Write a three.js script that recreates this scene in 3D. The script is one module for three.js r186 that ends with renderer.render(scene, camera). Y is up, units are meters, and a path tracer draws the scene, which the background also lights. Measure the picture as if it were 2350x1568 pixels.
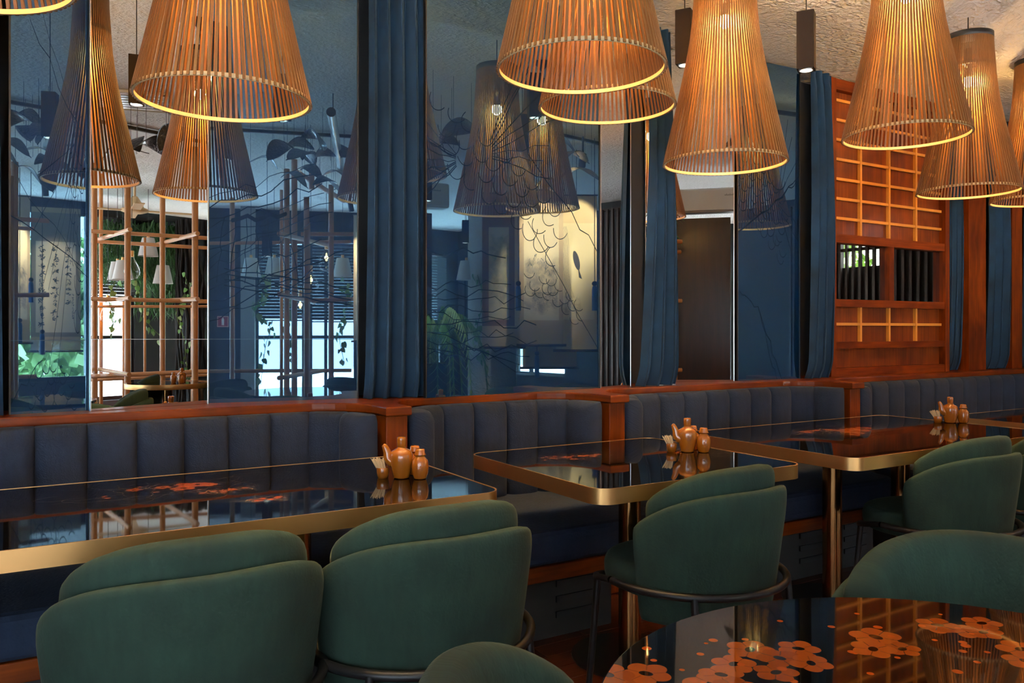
import * as THREE from 'three';
import { mergeGeometries } from 'three/addons/utils/BufferGeometryUtils.js';
import { RoundedBoxGeometry } from 'three/addons/geometries/RoundedBoxGeometry.js';

// World: x runs along the mirror wall, y up, z = -(distance towards the mirror wall). Metres.
const scene = new THREE.Scene();
const renderer = new THREE.WebGLRenderer({ antialias: true });
renderer.toneMapping = THREE.LinearToneMapping;
renderer.toneMappingExposure = 0.94;
renderer.shadowMap.enabled = true;
const camera = new THREE.PerspectiveCamera(2 * Math.atan(784 / 1850) * 180 / Math.PI, 2350 / 1568, 0.05, 120);
camera.position.set(0, 1.235, 0);
camera.lookAt(0.515, 1.235, -0.857);
camera.setViewOffset(2350, 1568, 0, 27, 2350, 1568);
scene.background = new THREE.Color().setRGB(6.4, 7.8, 9);          // bright overcast sky beyond the windows
const sun = new THREE.DirectionalLight(new THREE.Color().setRGB(0.92, 0.97, 1), 250);   // high sun on the paving outside
sun.position.set(-2, 24, 16); sun.target.position.set(1, 0, 5); sun.castShadow = true; sun.name = 'sun'; sun.shadow.camera.left = sun.shadow.camera.bottom = -22; sun.shadow.camera.right = sun.shadow.camera.top = 22; sun.shadow.camera.far = 80; sun.shadow.mapSize.set(4096, 4096);
scene.add(sun, sun.target); sun.target.name = 'sun_aim';
const LAMP_CD = 6, SPOT_CD = 5;

// ---------------------------------------------------------------- helpers
let seed = 7;
const rnd = () => { seed |= 0; seed = seed + 0x6D2B79F5 | 0; let t = Math.imul(seed ^ seed >>> 15, 1 | seed); t = t + Math.imul(t ^ t >>> 7, 61 | t) ^ t; return ((t ^ t >>> 14) >>> 0) / 4294967296; };
const rr = (a, b) => a + (b - a) * rnd();
const V3 = (u, n, h) => new THREE.Vector3(u, h, -n);
const taken = {};
function numbered(name) { const k = taken[name] = (taken[name] ?? -1) + 1; return k ? `${name}_${String(k).padStart(3, '0')}` : name; }
function tag(o, label, category, group) { o.userData.label = label; o.userData.category = category; if (group) o.userData.group = group; return o; }
function thing(name, label, category, [u, n, h] = [0, 0, 0], turn = 0, group) {
  const o = new THREE.Group(); o.name = numbered(name); scene.add(o);
  o.position.copy(V3(u, n, h)); o.rotation.y = turn; return tag(o, label, category, group);
}
function part(parent, name, geo, mat, label) {
  const m = new THREE.Mesh(geo, mat); m.name = name; if (label) m.userData.label = label; parent.add(m); return m;
}
function solo(name, geo, mat, label, category, group) { const m = new THREE.Mesh(geo, mat); m.name = numbered(name); scene.add(m); return tag(m, label, category, group); }
function struct(name, geo, mat, label) { const m = new THREE.Mesh(geo, mat); m.name = name; m.userData.kind = 'structure'; m.userData.label = label; m.userData.category = name.split('_')[0]; scene.add(m); return m; }
function dup(src, [u, n, h], turn, label) {
  const o = src.clone(); o.name = numbered(src.name.replace(/_\d{3}$/, '')); o.position.copy(V3(u, n, h)); o.rotation.y = turn;
  o.userData = { ...src.userData }; if (label) o.userData.label = label; scene.add(o); return o;
}
const box = (w, h, d, x = 0, y = 0, z = 0) => new THREE.BoxGeometry(w, h, d).translate(x, y, z);
const rbox = (w, h, d, r, x = 0, y = 0, z = 0, seg = 2) => new RoundedBoxGeometry(w, h, d, seg, r).translate(x, y, z);
const wbox = (u0, u1, n0, n1, h0, h1) => box(u1 - u0, h1 - h0, n1 - n0, (u0 + u1) / 2, (h0 + h1) / 2, -(n0 + n1) / 2);
const cyl = (r, h, x = 0, y = 0, z = 0, seg = 20, r2 = r) => new THREE.CylinderGeometry(r2, r, h, seg).translate(x, y, z);
function tube(points, r, seg = 24, rad = 8, closed = false) { return new THREE.TubeGeometry(new THREE.CatmullRomCurve3(points, closed), seg, r, rad, closed); }
function rod(a, b, r, rad = 12) {
  const d = b.clone().sub(a), g = new THREE.CylinderGeometry(r, r, d.length(), rad);
  g.applyQuaternion(new THREE.Quaternion().setFromUnitVectors(new THREE.Vector3(0, 1, 0), d.clone().normalize())); return g.translate((a.x + b.x) / 2, (a.y + b.y) / 2, (a.z + b.z) / 2);
}
const plain = (g) => { const q = g.index ? g.toNonIndexed() : g; for (const k of Object.keys(q.attributes)) if (!['position', 'normal', 'uv'].includes(k)) q.deleteAttribute(k); return q; };
const merge = (list) => mergeGeometries(list.map(plain));
function sweep(loops, { caps = true, flat = false, uv } = {}) {               // skin over a row of equal point loops
  const m = loops[0].length, pos = [], idx = [], tex = [];
  loops.forEach((l, i) => l.forEach((p, j) => { pos.push(p.x, p.y, p.z); tex.push(...(uv ? uv(i, j, p) : [i / loops.length, j / m])); }));
  for (let i = 0; i < loops.length - 1; i++) for (let j = 0; j < m; j++) { const a = i * m + j, b = i * m + (j + 1) % m, c = a + m, d = b + m; idx.push(a, b, c, b, d, c); }
  if (caps) for (const [i, f] of [[0, 1], [loops.length - 1, 0]]) {
    const c = loops[i].reduce((s, p) => s.add(p), new THREE.Vector3()).multiplyScalar(1 / m), k = pos.length / 3;
    pos.push(c.x, c.y, c.z); tex.push(...(uv ? uv(i, 0, c) : [0, 0]));
    for (let j = 0; j < m; j++) { const a = i * m + j, b = i * m + (j + 1) % m; f ? idx.push(k, b, a) : idx.push(k, a, b); }
  }
  let g = new THREE.BufferGeometry(); g.setAttribute('position', new THREE.Float32BufferAttribute(pos, 3)); g.setAttribute('uv', new THREE.Float32BufferAttribute(tex, 2)); g.setIndex(idx);
  if (flat) g = g.toNonIndexed(); g.computeVertexNormals(); return g;
}
function grid(nu, nv, f) {                                                       // open surface f(s,t)
  const pos = [], idx = [], uv = [];
  for (let j = 0; j <= nv; j++) for (let i = 0; i <= nu; i++) { const p = f(i / nu, j / nv); pos.push(p.x, p.y, p.z); uv.push(p.su ?? i / nu, p.sv ?? j / nv); }
  for (let j = 0; j < nv; j++) for (let i = 0; i < nu; i++) { const a = j * (nu + 1) + i, b = a + 1, c = a + nu + 1, d = c + 1; idx.push(a, b, c, b, d, c); }
  const g = new THREE.BufferGeometry(); g.setAttribute('position', new THREE.Float32BufferAttribute(pos, 3)); g.setAttribute('uv', new THREE.Float32BufferAttribute(uv, 2)); g.setIndex(idx); g.computeVertexNormals(); return g;
}
const spow = (v, e) => Math.sign(v) * Math.pow(Math.abs(v), e);
function woodUV(g, axis, k = 1) {                                                // grain runs along axis
  const q = plain(g), p = q.attributes.position, n = q.attributes.normal, uv = new Float32Array(p.count * 2), o = rr(0, 5);
  for (let i = 0; i < p.count; i++) {
    const c = { x: p.getX(i), y: p.getY(i), z: p.getZ(i) }, w = { x: Math.abs(n.getX(i)), y: Math.abs(n.getY(i)), z: Math.abs(n.getZ(i)) };
    const cross = ['x', 'y', 'z'].filter((a) => a !== axis).sort((a, b) => w[a] - w[b])[0];
    uv[2 * i] = (c[cross] + o) * k / 0.7; uv[2 * i + 1] = (c[axis] + o) * k / 1.4;
  }
  q.setAttribute('uv', new THREE.BufferAttribute(uv, 2)); return q;
}
function metreUV(g) {
  const q = plain(g), p = q.attributes.position, n = q.attributes.normal, uv = new Float32Array(p.count * 2);
  for (let i = 0; i < p.count; i++) {
    const x = Math.abs(n.getX(i)), y = Math.abs(n.getY(i)), z = Math.abs(n.getZ(i)), P = [p.getX(i), p.getY(i), p.getZ(i)];
    const [a, b] = y >= x && y >= z ? [P[0], P[2]] : x >= z ? [P[2], P[1]] : [P[0], P[1]]; uv[2 * i] = a; uv[2 * i + 1] = b;
  }
  q.setAttribute('uv', new THREE.BufferAttribute(uv, 2)); return q;
}
function extrude(shape, depth, bevel = 0, curve = 12) {
  return new THREE.ExtrudeGeometry(shape, { depth: depth - 2 * bevel, bevelEnabled: bevel > 0, bevelSize: bevel, bevelThickness: bevel, bevelSegments: 3, bevelOffset: -bevel, curveSegments: curve });
}
// a plan outline (u, n) raised from h0 to h1
function plan(points, h0, h1, bevel = 0) {
  const s = new THREE.Shape(points.map(([u, n]) => new THREE.Vector2(u, n)));
  return extrude(s, h1 - h0, bevel).translate(0, 0, bevel + h0).rotateX(-Math.PI / 2);
}
function rrect(w, d, r) {
  const s = new THREE.Shape(), a = w / 2, b = d / 2;
  s.moveTo(-a + r, -b); s.lineTo(a - r, -b); s.absarc(a - r, -b + r, r, -Math.PI / 2, 0); s.lineTo(a, b - r); s.absarc(a - r, b - r, r, 0, Math.PI / 2);
  s.lineTo(-a + r, b); s.absarc(-a + r, b - r, r, Math.PI / 2, Math.PI); s.lineTo(-a, -b + r); s.absarc(-a + r, -b + r, r, Math.PI, 1.5 * Math.PI); return s;
}

// ---------------------------------------------------------------- textures
const NS = 256, lattice = Array.from({ length: NS * NS }, () => rnd());
function vn(x, y, px = NS, py = NS) {
  const xi = Math.floor(x), yi = Math.floor(y), fx = x - xi, fy = y - yi, sx = fx * fx * (3 - 2 * fx), sy = fy * fy * (3 - 2 * fy);
  const m = (a, p) => ((a % p) + p) % p, g = (a, b) => lattice[m(b, py) % NS * NS + m(a, px) % NS];
  return (g(xi, yi) * (1 - sx) + g(xi + 1, yi) * sx) * (1 - sy) + (g(xi, yi + 1) * (1 - sx) + g(xi + 1, yi + 1) * sx) * sy;
}
function fbm(x, y, px, py, oct = 4) { let s = 0, a = 0.5, t = 0; for (let i = 0; i < oct; i++) { s += a * vn(x, y, px, py); t += a; x *= 2; y *= 2; px *= 2; py *= 2; a *= 0.5; } return s / t; }
function dataTex(w, h, f, srgb = true) {
  const d = new Uint8Array(w * h * 4);
  for (let j = 0; j < h; j++) for (let i = 0; i < w; i++) { const c = f(i / w, j / h), k = (j * w + i) * 4; for (let q = 0; q < 3; q++) d[k + q] = Math.max(0, Math.min(255, Array.isArray(c) ? c[q] : c)); d[k + 3] = 255; }
  const t = new THREE.DataTexture(d, w, h, THREE.RGBAFormat); t.wrapS = t.wrapT = THREE.RepeatWrapping; t.magFilter = THREE.LinearFilter; t.minFilter = THREE.LinearMipmapLinearFilter; t.generateMipmaps = true;
  if (srgb) t.colorSpace = THREE.SRGBColorSpace; t.needsUpdate = true; return t;
}
function canvasTex(w, h, draw) {
  const c = document.createElement('canvas'); c.width = w; c.height = h; draw(c.getContext('2d'), w, h);
  const t = new THREE.CanvasTexture(c); t.colorSpace = THREE.SRGBColorSpace; t.magFilter = THREE.LinearFilter; return t;
}
const lerp3 = (a, b, t) => a.map((v, i) => v + (b[i] - v) * t);
function woodTex(dark, light, rings = 9) {
  return dataTex(512, 1024, (x, y) => {
    const w = fbm(x * 3, y * 4, 3, 4, 3), r = 0.5 + 0.5 * Math.sin((x * rings + w * 5) * Math.PI * 2 * 0.5), fine = fbm(x * 96, y * 8, 96, 8, 3), blot = fbm(x * 4, y * 6, 4, 6, 4);
    return lerp3(dark, light, Math.min(1, Math.max(0, 0.18 * r + 0.42 * fine + 0.7 * blot - 0.18)));
  });
}
const texWood = woodTex([66, 22, 0], [146, 66, 4]), texPlank = woodTex([48, 15, 3], [112, 50, 14], 5), texDark = woodTex([30, 12, 6], [66, 30, 16]);
const plasterBump = dataTex(1024, 1024, (x, y) => {
  const a = fbm(x * 60, y * 34, 60, 34, 4), b = Math.abs(fbm(x * 26, y * 60, 26, 60, 4) - 0.5) * 2, c = fbm(x * 8, y * 8, 8, 8, 3);
  return 255 * Math.min(1, 0.45 * a + 0.55 * Math.pow(1 - b, 3) * c + 0.1);
}, false);
const velvetMap = (base, spread) => dataTex(256, 256, (x, y) => { const v = fbm(x * 5, y * 5, 5, 5, 4) * 0.7 + fbm(x * 40, y * 10, 40, 10, 2) * 0.3; return base.map((c) => c * (1 + spread * (v - 0.5) * 2)); });
const fineBump = dataTex(256, 256, (x, y) => 255 * (0.6 * fbm(x * 50, y * 50, 50, 50, 3) + 0.4 * fbm(x * 6, y * 6, 6, 6, 3)), false);
const rep = (t, a, b = a) => { const q = t.clone(); q.repeat.set(a, b); q.needsUpdate = true; return q; };

// ---------------------------------------------------------------- materials
const std = (o) => new THREE.MeshStandardMaterial(o), phy = (o) => new THREE.MeshPhysicalMaterial(o), lin = (r, g, b) => new THREE.Color().setRGB(r, g, b);
const M = {
  plaster: std({ color: lin(0.87, 0.88, 0.88), roughness: 0.85, bumpMap: rep(plasterBump, 0.9), bumpScale: 0.03 }),
  wallDark: std({ color: lin(0.02, 0.022, 0.026), roughness: 0.7 }),
  wallPale: std({ color: lin(0.45, 0.45, 0.43), roughness: 0.9 }),
  charcoal: std({ color: lin(0.014, 0.016, 0.02), roughness: 0.75 }),
  wood: phy({ map: texWood, roughness: 0.5, specularIntensity: 0.3, clearcoat: 0.25, clearcoatRoughness: 0.14 }),
  woodPlain: phy({ map: texWood, color: lin(0.95, 0.85, 0.6), roughness: 0.6, specularIntensity: 0.2, clearcoat: 0.05, clearcoatRoughness: 0.3 }),
  woodStrip: phy({ color: lin(0.7, 0.27, 0.03), roughness: 0.45, clearcoat: 0.3, clearcoatRoughness: 0.3 }),
  woodDark: phy({ map: texDark, roughness: 0.45, clearcoat: 0.4, clearcoatRoughness: 0.2 }),
  plank: [0.75, 0.9, 1.05].map((k) => phy({ map: texPlank, color: lin(k, k, k), roughness: 0.38, clearcoat: 0.25, clearcoatRoughness: 0.25 })),
  mirror: std({ color: lin(0.86, 0.89, 0.9), metalness: 1, roughness: 0.0 }),
  blackGlass: (map) => phy({ color: 0xffffff, map, roughness: 0.03, ior: 1.65 }),
  brass: std({ color: lin(0.9, 0.5, 0.19), metalness: 1, roughness: 0.36 }),
  brassDark: std({ color: lin(0.42, 0.2, 0.07), metalness: 1, roughness: 0.17 }),
  darkBrown: phy({ color: lin(0.014, 0.008, 0.005), roughness: 0.7, specularIntensity: 0.3 }),
  baseBoard: std({ color: lin(0.018, 0.015, 0.013), roughness: 0.6 }),
  black: std({ color: lin(0.012, 0.012, 0.013), roughness: 0.42 }),
  blackMetal: std({ color: lin(0.02, 0.02, 0.021), roughness: 0.35, metalness: 0.4 }),
  navy: phy({ map: velvetMap([28, 42, 64], 0.25), roughness: 0.95, sheen: 0.4, sheenColor: lin(0.2, 0.24, 0.3), sheenRoughness: 0.4, bumpMap: rep(fineBump, 3), bumpScale: 0.002 }),
  curtain: phy({ map: velvetMap([15, 46, 68], 0.25), roughness: 0.95, sheen: 0.9, sheenColor: lin(0.14, 0.32, 0.42), sheenRoughness: 0.35, side: THREE.DoubleSide }),
  green: phy({ map: velvetMap([33, 55, 45], 0.22), roughness: 0.95, sheen: 0.35, sheenColor: lin(0.3, 0.36, 0.2), sheenRoughness: 0.4, bumpMap: rep(fineBump, 2), bumpScale: 0.001 }),
  slat: std({ map: woodTex([88, 54, 20], [148, 98, 44], 3), roughness: 0.55 }),
  slatRing: std({ color: lin(0.6, 0.42, 0.22), roughness: 0.5 }),
  glaze: phy({ color: lin(0.3, 0.09, 0.005), roughness: 0.22, clearcoat: 1, clearcoatRoughness: 0.03 }),
  pick: std({ color: lin(0.75, 0.58, 0.34), roughness: 0.8 }),
  bamboo: phy({ color: lin(0.5, 0.21, 0.06), roughness: 0.4, clearcoat: 0.4, clearcoatRoughness: 0.25 }),
  glass: phy({ color: 0xffffff, transmission: 1, thickness: 0, roughness: 0, ior: 1.45 }),
  bulbGlass: phy({ color: 0xffffff, transmission: 1, thickness: 0, roughness: 0.02, ior: 1.5 }),
  glowWarm: std({ color: 0x000000, emissive: lin(1, 0.62, 0.25), emissiveIntensity: 14 }),
  glowSpot: std({ color: 0x000000, emissive: lin(1, 0.8, 0.55), emissiveIntensity: 9 }),
  glowFil: std({ color: 0x000000, emissive: lin(1, 0.55, 0.18), emissiveIntensity: 12 }),
  white: std({ color: lin(0.72, 0.72, 0.7), roughness: 0.5 }),
  shade: phy({ color: lin(0.7, 0.7, 0.68), roughness: 0.9, transmission: 0.25, thickness: 0, side: THREE.DoubleSide }),
  leaf: [lin(0.1, 0.26, 0.05), lin(0.24, 0.36, 0.13), lin(0.05, 0.15, 0.045)].map((c) => std({ color: c, roughness: 0.6, side: THREE.DoubleSide })),
  stem: std({ color: lin(0.12, 0.18, 0.05), roughness: 0.8 }),
  foil: phy({ color: lin(0.055, 0.06, 0.065), roughness: 0.3, clearcoat: 0.8, clearcoatRoughness: 0.15, bumpMap: rep(fineBump, 1.5), bumpScale: 0.02 }),
  steel: std({ color: lin(0.6, 0.62, 0.64), metalness: 1, roughness: 0.28 }),
  concrete: std({ color: lin(0.45, 0.46, 0.45), roughness: 0.9, bumpMap: rep(plasterBump, 1.5), bumpScale: 0.03 }),
  slatBlind: std({ color: lin(0.05, 0.052, 0.055), roughness: 0.6 }),
  bark: std({ color: lin(0.02, 0.019, 0.018), roughness: 0.8 }),
  ground: std({ color: lin(0.8, 0.8, 0.78), roughness: 0.95 }),
  red: std({ color: lin(0.45, 0.02, 0.02), roughness: 0.5 }),
  paper: (map) => std({ map, roughness: 0.92, side: THREE.DoubleSide }),
  paperPlain: std({ color: lin(0.55, 0.46, 0.33), roughness: 0.95 }),
  bluePaint: phy({ color: lin(0.0002, 0.065, 0.22), roughness: 0.5 }),
};

// ---------------------------------------------------------------- room shell
const FLOOR = struct('floor', woodUV(wbox(-4.2, 8.9, -6.2, 3.75, -0.12, -0.004), 'x'), M.plank[0], 'dark reddish wooden floor');
{
  const variants = M.plank, g = woodUV(rbox(0.746, 0.012, 0.0985, 0.0015, 0, -0.006, 0, 1), 'x');
  for (let j = 0; j < 20; j++) for (let i = 0; i < 8; i++) { const m = part(FLOOR, 'plank', g, variants[Math.floor(rnd() * 3)]); m.position.set(0.55 + i * 0.75 + (j % 3) * 0.25, rr(0.0045, 0.0062), -(0.78 + j * 0.1)); }
}
{ // ceiling: high over the room, dropping through a soft cove to a soffit along the mirror wall
  const prof = []; for (const [n, h] of [[-6.2, 3.1], [2.1, 3.1]]) prof.push([n, h]);
  for (let k = 0; k <= 14; k++) { const t = k / 14, e = t * t * (3 - 2 * t); prof.push([2.2 + 0.62 * t, 3.1 - 0.22 * e]); }
  prof.push([3.75, 2.88]);
  const s = new THREE.Shape([...prof.map(([n, h]) => new THREE.Vector2(n, h)), new THREE.Vector2(3.75, 3.35), new THREE.Vector2(-6.2, 3.35)]);
  const g = new THREE.ExtrudeGeometry(s, { depth: 13.1, bevelEnabled: false }).rotateY(Math.PI / 2).translate(-4.2, 0, 0);   // shape x = n -> z = -n
  struct('ceiling', metreUV(g), M.plaster, 'rough trowelled grey white plaster ceiling');
}
struct('wall_mirror', wbox(-4.2, 8.9, 3.6, 3.75, 0, 2.9), M.wallDark, 'dark wall behind the mirror panels');

function windowWall(name, label, len, openings, place) {              // along x from 0..len, thickness 0.15, openings [x0,x1,h0,h1]
  const parts = []; let at = 0;
  for (const [a, b, h0, h1] of openings) { parts.push(box(a - at, 3.12, 0.15, (a + at) / 2, 1.56, 0), box(b - a, h0, 0.15, (a + b) / 2, h0 / 2, 0), box(b - a, 3.12 - h1, 0.15, (a + b) / 2, (3.12 + h1) / 2, 0)); at = b; }
  parts.push(box(len - at, 3.12, 0.15, (len + at) / 2, 1.56, 0));
  const w = struct(name, merge(parts), M.charcoal, label); place(w); return w;
}
let winNo = 0;
function windowIn(wallObj, [a, b, h0, h1], label, bars) {
  const g = new THREE.Group(); g.name = `window_${++winNo}`; g.userData = { kind: 'structure', label, category: 'window' }; scene.add(g);
  g.position.copy(wallObj.position); g.rotation.copy(wallObj.rotation);
  const w = b - a, h = h1 - h0, cx = (a + b) / 2;
  part(g, 'frame', merge([box(w, 0.06, 0.08, cx, h0 + 0.03, 0), box(w, 0.06, 0.08, cx, h1 - 0.03, 0), box(0.06, h, 0.08, a + 0.03, (h0 + h1) / 2, 0), box(0.06, h, 0.08, b - 0.03, (h0 + h1) / 2, 0)]), M.blackMetal);
  for (const [kind, t] of bars) part(g, 'mullion', kind === 'h' ? box(w, 0.05, 0.06, cx, t, 0) : box(0.05, h, 0.06, a + t * w, (h0 + h1) / 2, 0), M.blackMetal);
  part(g, 'pane', box(w - 0.1, h - 0.1, 0.006, cx, (h0 + h1) / 2, 0), M.glass);
}
const backOpen = [[0.3, 1.9, 0.15, 2.7], [2.0, 3.6, 0.15, 2.7], [4.4, 5.17, 0.15, 2.65], [5.21, 5.97, 0.15, 2.65], [6.05, 7.35, 0.5, 2.95], [8.5, 9.38, 0.15, 2.65], [10.42, 12.6, 0.15, 2.65]];
const backWall = windowWall('wall_back', 'far wall with tall windows', 13.1, backOpen, (w) => w.position.set(-4.2, 0, 6.07));
backOpen.forEach((o, i) => windowIn(backWall, o, 'tall dark framed window in the far wall', i === 4 ? [['v', 0.25]] : [['h', 1.12], ['v', i % 2 ? 0.35 : 0.62]]));
const rightOpen = [[0.35, 1.6, 0.45, 2.6], [1.75, 3.05, 0.45, 2.6], [6.4, 7.15, 1.95, 2.6]];
const rightWall = windowWall('wall_right', 'side wall with windows', 9.8, rightOpen, (w) => { w.position.set(8.82, 0, 6.15); w.rotation.y = Math.PI / 2; });
rightOpen.forEach((o) => windowIn(rightWall, o, 'dark framed window in the side wall', o[2] > 1 ? [] : [['v', 0.3], ['h', 1.0]]));

const leftOpen = [[0.4, 2.6, 0.3, 2.7], [2.8, 5.0, 0.3, 2.7]];
const leftWall = windowWall('wall_left', 'side wall with two wide windows', 9.8, leftOpen, (w) => { w.position.set(-4.12, 0, 6.15); w.rotation.y = Math.PI / 2; });
leftOpen.forEach((o) => windowIn(leftWall, o, 'wide dark framed window in the near side wall', [['v', 0.5]]));

// ---------------------------------------------------------------- mirror panels on the wall
function koi(ctx, w, h, kind) {                                           // thin black line drawing: scales, fins, waves
  let s0 = seed; seed = 100 + kind * 17; ctx.strokeStyle = '#0a0906'; ctx.lineCap = 'round';
  const wig = (x0, y0, x1, y1, lw, n = 6, amp = 0.012) => {
    ctx.lineWidth = lw * w / 512; ctx.beginPath(); ctx.moveTo(x0 * w, y0 * h);
    for (let i = 1; i <= n; i++) { const t = i / n; ctx.lineTo((x0 + (x1 - x0) * t + (i < n ? rr(-amp, amp) : 0)) * w, (y0 + (y1 - y0) * t + (i < n ? rr(-amp, amp) : 0)) * h); } ctx.stroke();
  };
  const scales = (cx, cy, nx, ny, sx, sy, ang, lw) => {
    const c = Math.cos(ang), s = Math.sin(ang); ctx.lineWidth = lw * w / 512;
    for (let j = 0; j < ny; j++) for (let i = 0; i < nx; i++) {
      const lx = (i + (j % 2) / 2 - nx / 2) * sx + rr(-0.28, 0.28) * sx, ly = (j - ny / 2) * sy * 0.7 + Math.pow((i - nx / 2) / nx, 2) * 0.1, x = cx + lx * c - ly * s, y = cy + lx * s + ly * c;
      ctx.beginPath(); ctx.ellipse(x * w, y * h, sx * 0.52 * w, sy * 0.5 * h, ang + rr(-0.5, 0.5), Math.PI * rr(-0.1, 0.25), Math.PI * rr(0.8, 1.15)); ctx.stroke();
    }
  };
  const fin = (x, y, a0, a1, r0, r1, n, lw) => { for (let i = 0; i < n; i++) { const a = a0 + (a1 - a0) * i / (n - 1); wig(x + Math.cos(a) * r0, y + Math.sin(a) * r0, x + Math.cos(a) * r1 * rr(0.8, 1.1), y + Math.sin(a) * r1 * rr(0.8, 1.1), lw * rr(0.7, 1.4), 4, 0.006); } };
  if (kind === 1) { wig(0.25, 0.26, 0.95, 0.48, 2.2); wig(0.4, 0.24, 0.98, 0.52, 1.6); fin(0.9, 0.47, 2.2, 3.0, 0.1, 0.6, 6, 1.6); wig(0, 0.63, 0.9, 0.72, 1.8); wig(0.1, 0.56, 0.98, 0.74, 1.4); scales(0.88, 0.66, 4, 8, 0.09, 0.035, 1.3, 1.8); scales(0.55, 0.95, 6, 4, 0.09, 0.03, 0, 2); wig(0.02, 0.98, 0.4, 0.9, 2); }
  if (kind === 3) { for (let i = 0; i < 13; i++) wig(0, 0.56 + i * 0.022, rr(0.6, 0.98), 0.47 + i * 0.021, rr(1, 2.4), 9, 0.012); for (let i = 0; i < 7; i++) wig(0.1 + i * 0.07, 0.60, 0.05 + i * 0.09, 0.74, rr(1.4, 2.4), 5); wig(0.15, 0.605, 0.5, 0.585, 9, 7, 0.006); for (let i = 0; i < 4; i++) wig(0.1, 0.71 + i * 0.012, 0.95, 0.75 + i * 0.012, 2.2, 8, 0.006); }
  if (kind === 4) { scales(0.42, 0.49, 9, 4, 0.085, 0.06, 0.34, 1.7); fin(0.3, 0.42, -0.9, 0.1, 0.05, 0.42, 9, 1.8); fin(0.18, 0.44, 2.6, 3.6, 0.03, 0.22, 9, 1.8); wig(0.55, 0.40, 0.98, 0.63, 2.2, 8); wig(0.55, 0.57, 1, 0.9, 1.6, 6, 0.004); wig(0, 0.655, 0.42, 0.665, 2.4, 9); for (let i = 0; i < 10; i++) wig(0, 0.74 + i * 0.018, rr(0.4, 0.62), 0.73 + i * 0.02, rr(1.2, 2.2), 10, 0.012); scales(0.74, 0.76, 6, 3, 0.06, 0.03, 0.3, 1.2); wig(0.03, 0.85, 0.5, 0.93, 1.6); wig(0.1, 0.87, 0.55, 0.95, 1.4); }
  if (kind === 7) { scales(0.35, 0.43, 8, 7, 0.11, 0.045, 0.25, 2.6); ctx.lineWidth = 4 * w / 512; ctx.beginPath(); ctx.ellipse(0.62 * w, 0.35 * h, 0.14 * w, 0.045 * h, 0.3, 0, 4); ctx.stroke(); fin(0.62, 0.44, -0.9, 0.6, 0.04, 0.35, 8, 2.4); wig(0.02, 0.54, 0.72, 0.42, 6, 6, 0.008); wig(0.72, 0.42, 0.98, 0.35, 3); wig(0.02, 0.72, 0.32, 0.77, 2.6); wig(0.32, 0.77, 0.7, 1, 5, 8, 0.012); wig(0.35, 0.79, 0.62, 1, 3, 8, 0.014); }
  seed = s0;
}
const filmTint = [130, 174, 200];
function panel(kind, a, b, blue, label) {
  const du = b[0] - a[0], dn = b[1] - a[1], L = Math.hypot(du, dn), h0 = 0.93, h1 = 2.865, H = h1 - h0;
  const t = thing('mirror_panel', label, 'mirror', [(a[0] + b[0]) / 2, (a[1] + b[1]) / 2, h0], Math.atan2(dn, du), undefined);
  if (!blue) { part(t, 'mirror_glass', rbox(L, H, 0.008, 0.002, 0, H / 2, 0, 1), M.mirror); for (const x of [-L / 2, L / 2]) part(t, 'edge', box(0.004, H, 0.012, x, H / 2, 0), M.steel); return t; }
  const tex = canvasTex(1024, Math.min(2048, Math.round(1024 * H / L)), (ctx, w, h) => { ctx.fillStyle = `rgb(${filmTint})`; ctx.fillRect(0, 0, w, h); koi(ctx, w, h, kind); });
  part(t, 'backing_board', box(L, H, 0.01, 0, H / 2, -0.012), M.bluePaint, 'deep blue painted backing');
  part(t, 'silvered_glass', new THREE.PlaneGeometry(L, H).translate(0, H / 2, 0), std({ map: tex, metalness: 1, roughness: 0.01, transparent: true, opacity: 0.55 }), 'blue tinted mirror glass with thin black fish scale line drawing');
  for (const x of [-L / 2, L / 2]) part(t, 'edge', box(0.006, H, 0.02, x, H / 2, -0.006), M.black);
  return t;
}
panel(1, [-0.055, 3.405], [0.199, 3.436], true, 'narrow blue tinted mirror panel reflecting the calligraphy scroll');
panel(0, [0.201, 3.4], [0.634, 3.481], false, 'clear mirror panel reflecting the bamboo frame');
panel(3, [0.644, 3.516], [1.258, 3.424], true, 'wide blue tinted mirror panel beside the pleated curtain, reflecting bamboo poles');
panel(4, [1.522, 3.279], [2.558, 3.37], true, 'widest blue tinted mirror panel, line drawn fish and reflected hanging scrolls');
panel(0, [2.562, 3.371], [2.79, 3.403], false, 'narrow clear mirror strip beside the gathered curtain');
panel(0, [3.05, 3.586], [3.598, 3.429], false, 'clear mirror panel between gathered curtain and plain blue panel');
panel(7, [3.625, 3.425], [4.135, 3.39], true, 'blue tinted mirror panel beside the wooden lattice panel');

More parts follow.
